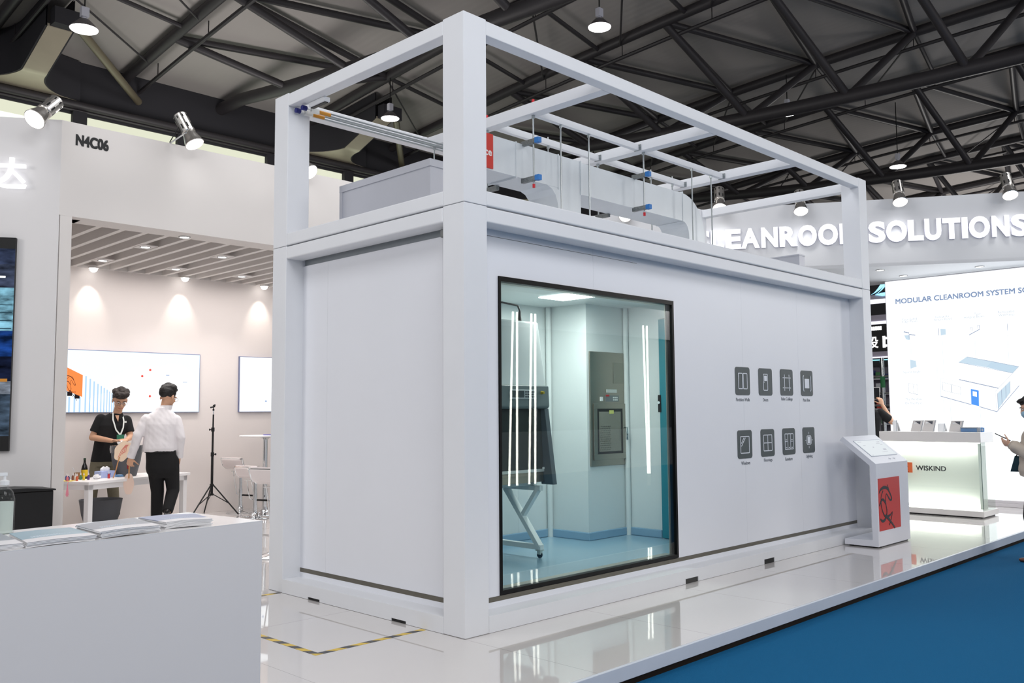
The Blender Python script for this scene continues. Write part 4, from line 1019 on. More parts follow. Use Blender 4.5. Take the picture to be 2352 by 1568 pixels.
mb = MB(); mb.lathe([(.001, .0), (.225, .0), (.23, .008), (.2, .022), (.1, .045), (.05, .08), (.04, .12), (.001, .12)], n=36); make('base', mb, CHROME, t, smooth=True)
t = thing('tablet', 'thin blue edged tablet lying flat on the white high table', 'tablet', (3.05, 7.62, 1.184), .4)
mb = MB(); mb.box(-.13, .12, -.09, .09, .001, .012); make('body', mb, mat('tablet_blue', (70, 66, 190), .4), t, bevel=.003)
mb = MB(); mb.box(-.115, .105, -.078, .078, .012, .0125); make('screen', mb, mat('tablet_glass', (20, 22, 30), .1), t)

# ------------------------------------------------------------------ reception counter in front
CA_ = math.radians(6.6); cx_ = Vector((math.cos(CA_), math.sin(CA_), 0)); cy_ = Vector((-math.sin(CA_), math.cos(CA_), 0)); C0 = Vector((-2.104, -1.032, 0))
CT = thing('reception_counter', 'plain white reception counter with brochures in the foreground', 'counter', (-2.104, -1.032, 0), CA_)
CWm = mat('counter_white', (226, 222, 221), .45, 0, 2, .015)
mb = MB(); mb.box(-2.12, 0, 0, .56, .001, 1.046); make('body', mb, CWm, CT)
mb = MB(); mb.box(-2.12, 0, 0, .56, 1.046, 1.05); make('worktop', mb, mat('counter_top_white', (224, 222, 222), .16, 0, 2, .01), CT)
def brochure(quad, label, cols, sheets, z0=1.0503):
    c = sum((Vector((*q, 0)) for q in quad), Vector()) / 4
    t = thing('brochure_stack', label, 'brochures', (c.x, c.y, z0), 0, 'brochures on the reception counter')
    TL, TR, BR, BL = [Vector((*q, 0)) - Vector((c.x, c.y, 0)) for q in quad]
    def P(u, v, h):  # v: 0 top (far) .. 1 bottom (near); pages bow up a little
        p = (TL * (1 - u) + TR * u) * (1 - v) + (BL * (1 - u) + BR * u) * v
        return Vector((p.x, p.y, h + .0035 * math.sin(PI * min(1, u * 1.15)) * sheets / 6))
    def slab(mb, v0, v1, h0, h1, du=0.0, dv=0.0):
        nu = 9
        vs = []
        for i in range(nu + 1):
            u = i / nu
            for v in (v0, v1):
                for h in (h0, h1):
                    q = P(u, v, h); vs.append((q.x + du, q.y + dv, q.z if h > .002 or True else h))
        fs = []
        for i in range(nu):
            k = 4 * i; fs += [(k, k + 2, k + 6, k + 4), (k + 1, k + 5, k + 7, k + 3), (k, k + 4, k + 5, k + 1), (k + 2, k + 3, k + 7, k + 6)]
        fs += [(0, 1, 3, 2), (4 * nu, 4 * nu + 2, 4 * nu + 3, 4 * nu + 1)]
        mb.add(vs, fs)
    mb = MB()
    for s_ in range(sheets):
        slab(mb, 0, 1, s_ * .0042, s_ * .0042 + .0032, random.uniform(-.006, .006), random.uniform(-.004, .004))
    for i, v in enumerate(mb.v): mb.v[i] = (v[0], v[1], max(v[2], .0002))
    make('pages', mb, mat('paper_white', (226, 226, 228), .6), t)
    top = sheets * .0042
    mb = MB(); slab(mb, 0, .72, top, top + .0016); cv = make('cover', mb, cols[0], t)
    mb = MB(); slab(mb, .72, 1.0, top, top + .0016); make('cover_foot', mb, cols[1], t)
    mb = MB()   # unreadable lines of print: small pale dashes
    for v0, u1 in ((.55, .78), (.62, .50)):
        u = .16
        while u < u1:
            w_ = random.uniform(.018, .04); h_ = top + .0012
            vs = [P(u, v0, h_), P(u + w_, v0, h_), P(u + w_, v0 + .035, h_), P(u, v0 + .035, h_)]
            mb.add([q for q in vs] + [q + Vector((0, 0, .0009)) for q in vs], [(0, 1, 2, 3), (4, 5, 6, 7), (0, 1, 5, 4), (1, 2, 6, 5), (2, 3, 7, 6), (3, 0, 4, 7)])
            u += w_ + .012
    make('print_lines', mb, mat('title_pale', (206, 216, 226), .6), cv)
    return t
c_blue = mat('cover_teal_blue', (150, 176, 188), .35, 0, 9, .12); c_grey = mat('cover_grey', (150, 154, 162), .35, 0, 7, .14); c_lav = mat('cover_blue_grey', (146, 156, 184), .35, 0, 7, .14); c_w = mat('cover_white', (224, 222, 224), .4)
brochure([(-3.25, -.70), (-3.035, -.72), (-3.065, -1.125), (-3.30, -1.155)], 'brochure stack with a grey cover at the far end, cut by the picture edge', (c_grey, c_w), 4)
brochure([(-3.02, -.82), (-2.80, -.80), (-2.815, -1.105), (-3.055, -1.132)], 'brochure stack with a teal blue cover on the white counter', (c_blue, c_w), 4)
brochure([(-2.79, -.83), (-2.53, -.745), (-2.565, -1.065), (-2.80, -1.10)], 'brochure stack with a curling grey cover in the middle of the counter', (c_grey, c_w), 6)
brochure([(-2.515, -.75), (-2.285, -.78), (-2.325, -1.02), (-2.51, -1.0)], 'brochure stack with a blue grey cover nearest the counter corner', (c_lav, c_w), 6)
t = thing('pump_bottle', 'clear plastic pump bottle on the counter at the picture edge', 'bottle', (-2.99, -.64, 1.05))
mb = MB(); mb.lathe([(.001, 0), (.036, 0), (.038, .006), (.038, .13), (.03, .16), (.014, .175), (.014, .185), (.001, .185)], n=24); make('body', mb, glass('bottle_clear', (250, 252, 252), .08, .5), t, smooth=True)
mb = MB(); mb.lathe([(.001, .002), (.033, .002), (.034, .12), (.001, .12)], n=20); gm = mat('gel_cloudy', (226, 236, 230), .3); gm.node_tree.nodes['Principled BSDF'].inputs['Alpha'].default_value = .55; make('gel', mb, gm, t, smooth=True)
mb = MB(); mb.lathe([(.001, .185), (.017, .185), (.017, .2), (.005, .205), (.005, .225), (.001, .225)], n=14); mb.box(-.035, .008, -.006, .006, .22, .232); make('pump', mb, mat('pump_white', (226, 228, 230), .4), t)

# fascia floodlights
FLC = mat('flood_metal', (206, 202, 196), .24, .9)
def flood(loc, aim, label, arm_to):
    """floodlight: vented can, flared chrome bell, bright lens, bracket arm"""
    t = thing('flood_light', label, 'floodlight', loc, 0, 'chrome floodlights on the fascias')
    d = (Vector(aim)).normalized(); q = d.to_track_quat('-Z', 'Y').to_matrix()
    def tr(mb):
        mb.v = [tuple(q @ Vector(v)) for v in mb.v]; return mb
    mb = MB(); mb.lathe([(.001, .40), (.07, .40), (.078, .39), (.078, .16), (.07, .15), (.001, .15)], n=24); can = None
    mb.cur = 1
    for i in range(8):
        a = 2 * PI * i / 8; mb.obox((.077 * math.cos(a), .077 * math.sin(a), .35), (.006, .014, .035), Matrix.Rotation(a, 3, 'Z')); mb.obox((.077 * math.cos(a), .077 * math.sin(a), .22), (.005, .018, .06), Matrix.Rotation(a, 3, 'Z'))
    can = make('can', tr(mb), [FLC, BLACK], t)
    mb = MB(); mb.lathe([(.065, .155), (.078, .11), (.095, .05), (.105, .005), (.108, .0), (.1, -.004), (.098, .005), (.07, .08), (.06, .15)], n=30); make('bell', tr(mb), FLC, t, smooth=True)
    mb = MB(); mb.lathe([(.001, -.012), (.06, -.009), (.099, .0), (.06, .01), (.001, .01)], n=28); make('lens', tr(mb), GLOW, t, smooth=True)
    A = Vector(arm_to) - Vector(loc); s_ = q @ Vector((.075, 0, .13)); s2_ = q @ Vector((-.075, 0, .13))
    mb = MB(); mb.bar(s_, s2_, .02, .012); mb.path([s_, s_ * .5 + A * .5, A], .009, 6); make('bracket', mb, CHROME, t)
    mb = MB(); c0 = q @ Vector((0, 0, .40)); mb.path([c0, c0 + Vector((.04, .02, .05)), A * .6 + c0 * .4 + Vector((.05, 0, .06)), A + Vector((0, 0, .014))], .006, 6); make('cable', mb, BLACK, t, smooth=True)
    return t
aimL = (-.35, -.55, -.78)
flood((-1.21, 5.02, 4.45), (-.60, -.35, -.68), 'chrome floodlight on top of the angled wall above the sign character', (-1.0, 5.36, 4.585))
flood((.43, 4.95, 4.53), (.25, -.42, -.85), 'chrome floodlight on the fascia past the booth number', (.30, 5.3, 4.585))
flood((1.955, 4.98, 4.5), (.2, -.7, -.7), 'chrome floodlight behind the open frame, only its lens showing beside the post', (2.0, 5.3, 4.585))
flood((7.2, 4.95, 4.38), (-.25, -.75, -.5), 'chrome floodlight under the air duct, only its lens showing', (7.2, 5.3, 4.585))
for p, q_ in (((-1.3, 4.9, 4.35), (-1.9, 3.6, 2.6)), ((.43, 4.85, 4.42), (.5, 3.9, 2.5)), ((1.96, 4.85, 4.4), (2.0, 3.7, 2.4))): lamp('flood_beam', 'SPOT', p, 6, (1, .99, .97), q_, .08, spot=90, blend=.7)
# ================================================================== display stand at the far end (right)
dF = Vector((.5226, -.8526, 0)).normalized(); nF = Vector((-.8526, -.5226, 0)).normalized(); PF = Vector((9.167, 1.417, 0))
def onF(t, z, out=0.0): p = PF + dF * t + nF * out; return (p.x, p.y, z)
FWm = mat('fascia_white', (212, 213, 216), .7, 0, 1.2, .015)
mb = MB(); mb.prism([(-6.3, 3.67), (3.6, 3.67), (3.6, 4.70), (-6.3, 4.70)], lambda a, b: onF(a, b), lambda a, b: onF(a, b, -.14)); struct(make('wall_fascia', mb, FWm))
sof = [onF(-6.3, 0)[:2], onF(3.6, 0)[:2], (11.45, -1.75), (11.45, 4.0)]
mb = MB(); mb.prism(sof, lambda a, b: (a, b, 3.672), lambda a, b: (a, b, 3.72)); struct(make('ceiling_soffit', mb, FWm))
for (x, y, lb) in ((9.80, 1.116, 'recessed soffit downlight, glowing, next to the far corner post'), (10.676, 1.099, 'recessed soffit downlight nearest the backlit wall corner'), (10.596, -.077, 'recessed soffit downlight over the middle of the backlit wall')):
    downlight((x, y, 3.668), lb, 'soffit downlights', False)
    lamp('downlight_beam', 'SPOT', (x, y, 3.64), 30, (1, .98, .95), (x, y, 0), .05, spot=110, blend=.8)

t = thing('fascia_sign', 'large white illuminated lettering on the white fascia, reading cleanroom solutions', 'sign lettering', onF(.2, 4.03))
for ch, a, b in [('C', -2.26, -2.0), ('L', -1.978, -1.775), ('E', -1.753, -1.516), ('A', -1.516, -1.234), ('N', -1.208, -.958), ('R', -.933, -.666), ('O', -.656, -.381), ('O', -.360, -.072), ('M', -.047, .26), ('S', .370, .611), ('O', .622, .915), ('L', .931, 1.145), ('U', 1.165, 1.394), ('T', 1.414, 1.660), ('I', 1.680, 1.758), ('O', 1.778, 2.060), ('N', 2.089, 2.320), ('S', 2.349, 2.59)]:
    rd = ch in 'COSU'; e = .006 if rd else 0
    lt = text('letter', ch, SGN, onF(a, 4.035 - e), dF, b - a, .315 + 2 * e, t, .045, .02, out=.03)
    text('letter_side', ch, mat('letter_return', (214, 214, 232), .5), onF(a - .002, 4.033 - e), dF, b - a + .004, .319 + 2 * e, lt, .045, .029, out=.002)
aR = (-.42, -.26, -.87)
for tt, z, lb in ((-3.3, 4.62, 'chrome floodlight on the long fascia, seen under the air duct'), (-1.83, 4.66, 'chrome floodlight on the fascia standing behind the end rail of the frame'), (-.62, 4.535, 'chrome floodlight on the fascia between the end rail and the far post'), (.80, 4.59, 'chrome floodlight on the fascia above the start of the second sign word'), (2.30, 4.60, 'chrome floodlight on the fascia closest to the picture edge')):
    p = onF(tt, z, .24); flood(p, aR if tt > -3 else (-.75, -.5, -.45), lb, onF(tt + .02, 4.70, .0))
    if tt > -2.5: lamp('flood_beam', 'SPOT', onF(tt, z - .1, .26), 6, (1, .99, .96), onF(tt, 3.6, .04), .08, spot=100, blend=.8)

# backlit wall
XL = 11.08
LB = thing('lightbox_wall', 'tall glowing backlit wall with a drawing of a modular cleanroom house', 'lightbox', (XL, -1, 0))
mb = MB(); mb.box(XL + .02, XL + .2, -1.8, 1.575, .04, 3.668); make('cabinet', mb, mat('lightbox_frame', (206, 202, 206), .5), LB, True)
mb = MB(); mb.box(XL + .002, XL + .02, -1.8, 1.56, .10, 3.655)
def lb_mat():
    m = emit('lightbox_glow', (244, 250, 254), 1.22); return m
make('lit_fabric', mb, lb_mat(), LB, True)
mb = MB(); mb.box(XL - .03, XL + .2, -1.8, 1.59, .001, .055); mb.box(XL - .005, XL + .02, -1.8, 1.59, .055, .1); make('base_rail', mb, mat('lightbox_frame', (206, 202, 206), .5), LB, True, .004)
T1 = emit('print_slate_blue', (128, 146, 178), 1.0); T2 = emit('print_faint', (186, 194, 204), .95); T3 = emit('print_pale_blue', (198, 218, 232), .95); T4 = emit('print_light_line', (206, 212, 218), 1.0); T5 = emit('print_door_blue', (84, 150, 236), 1.0); T6 = emit('print_wall_white', (252, 254, 255), 1.25); T7 = emit('print_roof_blue', (186, 208, 224), 1.0); T8 = emit('print_dark_line', (150, 162, 184), 1.0)
def lbt(s_, y, z, wd, h, m): return text('print_text', s_, m, (XL, y, z), (0, -1, 0), wd, h, LB, .0, .002)
text('print_title', 'MODULAR CLEANROOM SYSTEM SOLUTION', T1, (XL, 1.40, 3.263), (0, -1, 0), 2.45, .082, LB, 0, .002, fat=.006)
lbt('Four-Sided', 1.299, 2.975, .236, .037, T2); lbt('Edge Panel', 1.297, 2.928, .236, .046, T2); lbt('Hollow Air', .77, 2.975, .215, .037, T2); lbt('Return Panel', .79, 2.932, .263, .037, T2)
lbt('Type', .18, 2.968, .095, .046, T2); lbt('Hanging Beam', .337, 2.926, .30, .046, T2); lbt('Removable', -.164, 2.978, .23, .037, T2); lbt('Wall Panel', -.17, 2.93, .22, .037, T2)
lbt('Square Angle', 1.321, 2.09, .275, .046, T2); lbt('The Window', 1.301, 1.65, .26, .037, T2); lbt('On The Panel', 1.31, 1.585, .275, .037, T2)
def flat(name, polys, m, lay=1):
    mb = MB()
    for p in polys: mb.prism(p, lambda a, b: (XL - .0012 * lay, a, b), lambda a, b: (XL + .0022, a, b))
    return make(name, mb, m, LB, True)
def disc(y, z, r, n=28, a0=0, a1=360): return [(y + r * math.cos(math.radians(a0 + (a1 - a0) * i / n)), z + r * math.sin(math.radians(a0 + (a1 - a0) * i / n))) for i in range(n)]
def line(p, q_, w_=.006):
    d = Vector((q_[0] - p[0], q_[1] - p[1])); d.normalize(); n_ = Vector((-d.y, d.x)) * w_ / 2
    return [(p[0] + n_.x, p[1] + n_.y), (q_[0] + n_.x, q_[1] + n_.y), (q_[0] - n_.x, q_[1] - n_.y), (p[0] - n_.x, p[1] - n_.y)]
flat('print_vignette', [disc(1.19, 2.735, .09), disc(1.18, 2.25, .085), disc(.19, 2.73, .088), disc(.66, 2.75, .09), disc(-.28, 2.75, .09), disc(1.17, 1.84, .085)], T6, 1)
flat('print_part', [[(1.28, 2.73), (1.19, 2.73), (1.19, 2.645), (1.25, 2.66)], [(1.20, 2.32), (1.11, 2.30), (1.10, 2.20), (1.2, 2.17)], [(.70, 2.80), (.62, 2.79), (.62, 2.70), (.70, 2.69)]], T3, 2)
flat('print_detail', [line((1.285, 2.79), (1.195, 2.765), .016), line((1.195, 2.74), (1.10, 2.72), .016), line((1.2, 2.77), (1.2, 2.66), .006), line((.725, 2.81), (.725, 2.69), .008), line((-.285, 2.81), (-.285, 2.70), .006), line((.27, 2.67), (.11, 2.75), .012)], T8, 3)
flat('print_part', [line((1.24, 1.93), (1.24, 1.78), .005), line((1.24, 1.93), (1.10, 1.90), .005), line((1.17, 1.92), (1.165, 1.77), .005), line((1.24, 1.78), (1.10, 1.74), .008), line((1.10, 1.90), (1.10, 1.74), .004)], T2, 3)
for (y, z) in ((.235, 2.76), (.125, 2.785)): flat('print_hook', [line((y + .012, z - .03), (y + .012, z + .03), .005), line((y - .012, z - .03), (y - .012, z + .03), .005), line((y + .012, z + .03), (y - .012, z + .03), .005)], T8, 3)
for pl in ([(1.18, 2.16), (1.18, 2.6)], [(.68, 2.6), (.68, 1.98), (.45, 1.98)], [(.19, 2.64), (.19, 2.25)], [(-.285, 2.64), (-.28, 2.12)], [(1.05, 2.26), (.78, 2.26), (.78, 1.99)], [(1.08, 1.84), (.72, 1.84)], [(.16, 1.5), (.155, 1.2)], [(-.43, 1.7), (-.9, 1.7)], [(.6, 1.65), (.6, 1.2)], [(1.1, 1.50), (1.1, 1.42), (.7, 1.42), (.7, 1.65)]):
    flat('print_leader', [line(pl[i], pl[i + 1], .004) for i in range(len(pl) - 1)], T4, 1)
flat('house_wall', [[(.438, 2.244), (-.326, 2.044), (-.077, 1.774), (.728, 1.999)], [(.728, 1.999), (-.077, 1.774), (-.075, 1.456), (.741, 1.709)], [(-.077, 1.774), (-.417, 2.139), (-.409, 1.856), (-.075, 1.456)]], T6, 2)
flat('house_roof', [[(.447, 2.244), (.32, 2.326), (-.046, 2.24), (.043, 2.149)]], T3, 3)
flat('house_roof', [[(.043, 2.149), (-.046, 2.24), (-.417, 2.139), (-.326, 2.044)]], T7, 3)
flat('house_edge', [line((.451, 1.969), (-.118, 1.816), .014), line((.741, 1.709), (.285, 1.568), .012), line((.17, 1.535), (-.075, 1.456), .012), line((-.075, 1.45), (-.409, 1.85), .008), line((.447, 2.244), (-.326, 2.044), .006), line((.32, 2.326), (-.417, 2.139), .006)], T8, 4)
flat('house_edge', [line((.728, 1.999), (.741, 1.709), .004), line((-.077, 1.774), (-.075, 1.456), .004), line((-.077, 1.774), (-.417, 2.139), .005), line((.728, 1.999), (-.077, 1.774), .004)], T2, 4)
flat('house_door', [[(.283, 1.817), (.168, 1.788), (.174, 1.541), (.285, 1.574)]], T5, 4)
flat('house_door_window', [[(.256, 1.78), (.196, 1.765), (.198, 1.69), (.257, 1.705)]], T6, 5)
for qd in ([(.703, 1.933), (.57, 1.891), (.57, 1.765), (.703, 1.806)], [(.565, 1.891), (.437, 1.849), (.439, 1.733), (.565, 1.764)]):
    flat('house_window', [line(qd[i], qd[(i + 1) % 4], .006) for i in range(4)], T2, 4)
flat('house_glazing', [[(-.101, 1.739), (-.285, 1.924), (-.277, 1.741), (-.097, 1.49)]], T3, 3)
flat('house_mullion', [line((-.16, 1.8), (-.157, 1.57), .006), line((-.222, 1.862), (-.217, 1.66), .006), line((-.101, 1.739), (-.097, 1.49), .006), line((-.285, 1.924), (-.277, 1.741), .006)], T8, 4)
lamp('lightbox_spill', 'AREA', (XL - .06, -.1, 1.9), 34, (.96, .98, 1.0), (0, -.1, 1.2), 3.2, 3.2)

# glass counter with the maker's name
GC = thing('display_counter', 'glass fronted white counter with glowing edges and an orange square and name', 'counter', (9.58, .32, 0))
CTm = mat('counter_gloss_white', (226, 222, 220), .25, 0, 2, .01)
mb = MB(); mb.box(9.30, 9.845, -.37, 1.03, 1.033, 1.177); make('top_slab', mb, CTm, GC, True, .004)
mb = MB(); mb.box(9.25, 9.88, -.385, 1.05, .018, .095); BS = make('plinth', mb, CTm, GC, True, .004)
mb = MB(); mb.box(9.29, 9.84, -.35, 1.02, .001, .018); make('plinth_foot', mb, BLACK, BS, True)
PG = glass('counter_glass', (247, 251, 248), 0.0, .7)
mb = MB(); mb.box(9.32, 9.328, -.362, 1.02, .095, 1.033); FG = make('glass_front', mb, PG, GC, True)
mb = MB(); mb.box(9.328, 9.84, -.362, -.354, .095, 1.033); make('glass_side', mb, PG, GC, True)
mb = MB(); mb.box(9.3195, 9.3285, -.3625, -.356, .095, 1.033); make('glass_edge', mb, mat('glass_edge_green', (66, 92, 84), .2), FG, True)
mb = MB(); mb.box(9.43, 9.75, -.29, 1.0, .095, 1.033); make('inner_core', mb, mat('core_white', (226, 226, 222), .6, 0, 2, .01), GC, True)
mb = MB(); mb.box(9.34, 9.40, -.34, 1.0, 1.018, 1.033); mb.box(9.34, 9.40, -.34, 1.0, .096, .108); make('led_strip', mb, emit('led_strip_glow', (255, 255, 244), 5.0), GC, True)
for z, tz in ((1.0, 0), (.12, 1.2)): lamp('strip_light', 'AREA', (9.375, .33, z), 3.0, (1, 1, .97), (9.40, .33, tz), 1.25, .03)
mb = MB(); mb.box(9.3165, 9.3195, .572, .725, .585, .732); LG = make('orange_square', mb, mat('logo_orange', (232, 112, 62), .5), GC, True)
mb = MB(); emblem(mb, lambda u, v, l: (9.3165 - .001 * l, .725 - u * .15, .585 + v * .145), .8); make('emblem', mb, BLACK, LG, True)
text('lettering', 'WISKIND', mat('letter_charcoal', (44, 46, 48), .7), (9.3195, .523, .622), (0, -1, 0), .412, .067, GC, 0, .002, fat=.0035)
# sample boards on the counter
SB = mat('sample_board', (206, 202, 200), .6, 0, 3, .02); SBD = mat('sample_corner_dark', (66, 70, 80), .5); SBW = mat('sample_white', (232, 234, 236), .5)
def board(y0, y1, z1, lean, label, x=9.50, tri=True, col=SB):
    t = thing('sample_board', label, 'sample board', (x, (y0 + y1) / 2, 1.177), 0, 'sample boards on the glass counter')
    mb = MB(); y0_, y1_ = y0 - t.location.y, y1 - t.location.y; h = z1 - 1.177
    mb.prism([(y0_, .001), (y1_, .001), (y1_ + lean, h), (y0_ + lean, h)], lambda a, b: (.10 * b / h * .6, a, b), lambda a, b: (.10 * b / h * .6 + .018, a, b)); make('board', mb, col, t, bevel=.002)
    mb = MB(); mb.prism([(y0_ + .005, 0.001), (y0_ + .012, 0.001), (y0_ + lean + .012, h), (y0_ + lean + .005, h)], lambda a, b: (.06 * b / h - .002, a, b), lambda a, b: (.06 * b / h + .019, a, b)); make('edge', mb, mat('sample_edge', (150, 160, 170), .5), t)
    mb = MB(); mb.bar((.10, (y0_ + y1_) / 2, .004), (.06, (y0_ + y1_) / 2 + lean, h * .8), .12, .006); make('easel_back', mb, SBW, t)
    if tri:
        mb = MB(); a0 = y0_ + lean * .8; mb.prism([(a0 + .04, h * .92), (a0 + .125, h * .92), (a0 + .045, h * .62)], lambda a, b: (.06 * b / h - .0015, a, b), lambda a, b: (.06 * b / h + .001, a, b)); make('print', mb, SBD, t)
    return t
board(.51, .665, 1.337, -.022, 'grey sample board with a dark corner print, farthest left of the pair', 9.55)
board(.315, .48, 1.34, -.018, 'grey sample board with a dark corner print standing in front of its pair')
board(.185, .285, 1.292, .01, 'small thin sample board leaning right behind the pair', 9.56, False, SBW)
board(-.06, .11, 1.334, -.02, 'grey sample board with a dark corner print standing alone', 9.50)
board(.84, .90, 1.34, .02, 'narrow white sample board folded like a tent at the counter end', 9.5, False, SBW)
t = thing('sample_block', 'blue laminated panel sample lying on the glass counter', 'panel sample', (9.53, -.19, 1.177), 0)
mb = MB(); mb.box(-.10, .10, -.10, .115, .001, .052); make('core', mb, mat('sample_blue', (98, 136, 180), .5), t, bevel=.003)
mb = MB(); mb.box(-.105, .105, -.105, .12, .052, .066); mb.box(-.105, .105, -.115, -.10, .001, .066); make('skin', mb, mat('sample_grey_skin', (150, 156, 164), .4), t, bevel=.002)
t = thing('sky_blue_block', 'small pale blue open frame sample beside the blue block', 'frame sample', (9.53, -.335, 1.177), 0)
mb = MB()
for a, b, c, d in ((-.022, .022, .001, .012), (-.022, .022, .05, .06)): mb.box(-.02, .0, a, b, c, d)
mb.box(-.02, 0, -.022, -.012, .012, .05); mb.box(-.02, 0, .012, .022, .012, .05); make('frame', mb, mat('sample_sky_blue', (96, 160, 226), .5), t)
mb = MB(); mb.box(-.015, -.005, -.012, .012, .012, .05); make('infill', mb, SBW, t)

# kiosk
KS = thing('kiosk', 'white angled information kiosk with a red horse panel beside the container', 'kiosk', (6.13, -.25, 0))
KW = mat('kiosk_white', (222, 224, 232), .35, 0, 3, .015)
KX0, KX1 = 5.687, 6.575
def kyz(poly, x0=KX0, x1=KX1): 
    mb = MB(); mb.prism(poly, lambda a, b: (x0, a, b), lambda a, b: (x1, a, b)); return mb
make('base', kyz([(-.408, .016), (-.03, .016), (-.03, .075), (-.344, .085), (-.408, .085)]), KW, KS, True)
make('column', kyz([(-.408, .085), (-.344, .085), (-.344, .862), (-.408, .862)]), KW, KS, True)
KT = make('slanted_top', kyz([(-.408, .909), (-.048, 1.20), (-.012, 1.157), (-.344, .886), (-.344, .862), (-.408, .862)]), KW, KS, True)
mb = MB()
for x in (KX0 + .06, KX1 - .06):
    for y in (-.35, -.08): mb.tube((x, y, .001), (x, y, .018), .025, 12)
mb.box(KX0 + .10, KX1 - .04, -.395, -.06, .002, .014)  # black slab stands in for the thin shadow under the base
make('foot', mb, BLACK, KS, True)
ks_d = Vector((0, .36, .29)).normalized(); ks_n = Vector((0, -.29, .36)).normalized(); ks_o = Vector((0, -.408, .909))
def kq(x0, x1, v0, v1, h0, h1):
    mb = MB(); mb.prism([(x0, v0), (x1, v0), (x1, v1), (x0, v1)], lambda a, b: Vector((a, 0, 0)) + ks_o + ks_d * b + ks_n * h0, lambda a, b: Vector((a, 0, 0)) + ks_o + ks_d * b + ks_n * h1); return mb
make('screen_bezel', kq(5.803, 6.512, .112, .382, .0005, .003), mat('bezel_grey', (150, 160, 178), .35), KT, True)
make('screen', kq(5.815, 6.50, .12, .374, .003, .0045), emit('kiosk_screen_glow', (226, 232, 236), .9), KT, True)
mb = MB()
for (x, v, a, b) in ((5.87, .35, .10, .008), (6.36, .335, .08, .008), (6.30, .31, .1, .006), (6.38, .29, .06, .008), (5.9, .29, .07, .006), (6.3, .20, .08, .02), (6.2, .17, .16, .004), (5.84, .13, .05, .006), (6.1, .25, .03, .012)):
    m2 = kq(x, x + a, v, v + b, .0045, .005); mb.add(m2.v, m2.f)
make('screen_print', mb, emit('kiosk_print', (196, 198, 208), .85), KT, True)
mb = MB()
for x in (6.15, 6.27):
    m2 = kq(x, x + .07, .055, .061, .0005, .001); mb.add(m2.v, m2.f); m2 = kq(x + .03, x + .036, .04, .075, .0005, .001); mb.add(m2.v, m2.f)
make('sensor_mark', mb, mat('mark_grey', (150, 156, 176), .5), KT, True)
mb = MB(); mb.box(5.722, 6.31, -.4105, -.408, .179, .746); RP = make('red_panel', mb, mat('kiosk_red', (196, 52, 46), .45, 0, 4, .03), KS, True)
mb = MB(); emblem(mb, lambda u, v, l: (5.722 + u * .588, -.4105 - .0015 * l, .179 + v * .567), 1.3); make('emblem', mb, mat('emblem_black', (26, 30, 36), .5), RP, True)

# ------------------------------------------------------------------ farther stands glimpsed between post and lightbox
def slab(name, z0, z1, m, t, x=20.0, d=.3):
    mb = MB(); mb.box(x, x + d, 3.4, 8.0, z0, z1); return make(name, mb, m, t, True)
SD = mat('sign_dark', (24, 22, 30), .5); LIL = mat('band_lilac', (186, 178, 194), .6); BG_ = emit('band_glow', (240, 240, 255), 1.2)
t = thing('far_stand', 'tall far stand with black sign bands, glowing characters and a blue swoosh, behind', 'stand', (20.2, 5.4, 0))
slab('wall', .0, 2.66, mat('stand_grey', (120, 116, 128), .7), t, 20.1)
slab('dark_band', 4.6, 5.6, SD, t); slab('lilac_band', 4.48, 4.6, LIL, t); slab('light_band', 4.36, 4.48, BG_, t); slab('dark_band', 4.05, 4.36, SD, t); slab('lilac_band', 3.88, 4.05, LIL, t); slab('light_band', 3.80, 3.88, BG_, t, 19.98)
SB2 = slab('sign_board', 3.06, 3.80, mat('sign_black', (12, 12, 16), .5), t); slab('lilac_band', 2.92, 3.06, LIL, t); slab('light_band', 2.885, 2.92, BG_, t, 19.98); slab('dark_band', 2.66, 2.885, SD, t)
mb = MB(); mb.box(19.97, 20.0, 3.4, 8.0, 2.82, 2.845); make('cyan_strip', mb, emit('band_cyan', (150, 226, 240), 1.3), t, True)
SCG = emit('sign_char_glow', (255, 255, 255), 2.0)
text('characters', '设', SCG, (19.995, 5.66, 3.16), (0, -1, 0), .30, .31, SB2, .012, .01)
mb = MB(); mb.box(19.985, 19.995, 5.17, 5.24, 3.16, 3.47); mb.box(19.985, 19.995, 5.05, 5.17, 3.18, 3.24); mb.box(19.985, 19.995, 5.05, 5.17, 3.38, 3.44); make('character_stroke', mb, SCG, SB2, True)
mb = MB()
for i in range(7): mb.box(19.985, 19.995, 5.62 - i * .06, 5.665 - i * .06, 3.64, 3.74)
make('small_print', mb, SCG, SB2, True)
n = 14
for u0, wd0 in ((0, 1.0), (.12, .45)):
    mb = MB(); vs = []
    for i in range(n + 1):
        u = i / n; y = 5.50 - u0 - .55 * u; z = 4.62 + .75 * u ** 1.5; wd = (.01 + .16 * math.sin(min(1, u * 1.05) * PI * .55)) * wd0
        vs += [(19.98, y, z), (19.98, y - wd, z + wd * .05), (19.995, y, z), (19.995, y - wd, z + wd * .05)]
    fs = []
    for i in range(n):
        k = 4 * i; fs += [(k, k + 1, k + 5, k + 4), (k + 2, k + 3, k + 7, k + 6), (k, k + 4, k + 6, k + 2), (k + 1, k + 5, k + 7, k + 3)]
    mb.add(vs, fs); make('swoosh', mb, emit('swoosh_glow', (150, 220, 255), 1.5), t, True)
mb = MB(); mb.prism([(5.40, 4.60), (5.22, 4.64), (5.0, 4.64), (5.0, 4.56), (5.2, 4.55)], lambda a, b: (19.97, a, b), lambda a, b: (19.99, a, b)); make('swoosh', mb, emit('swoosh_glow', (150, 220, 255), 1.5), t, True)
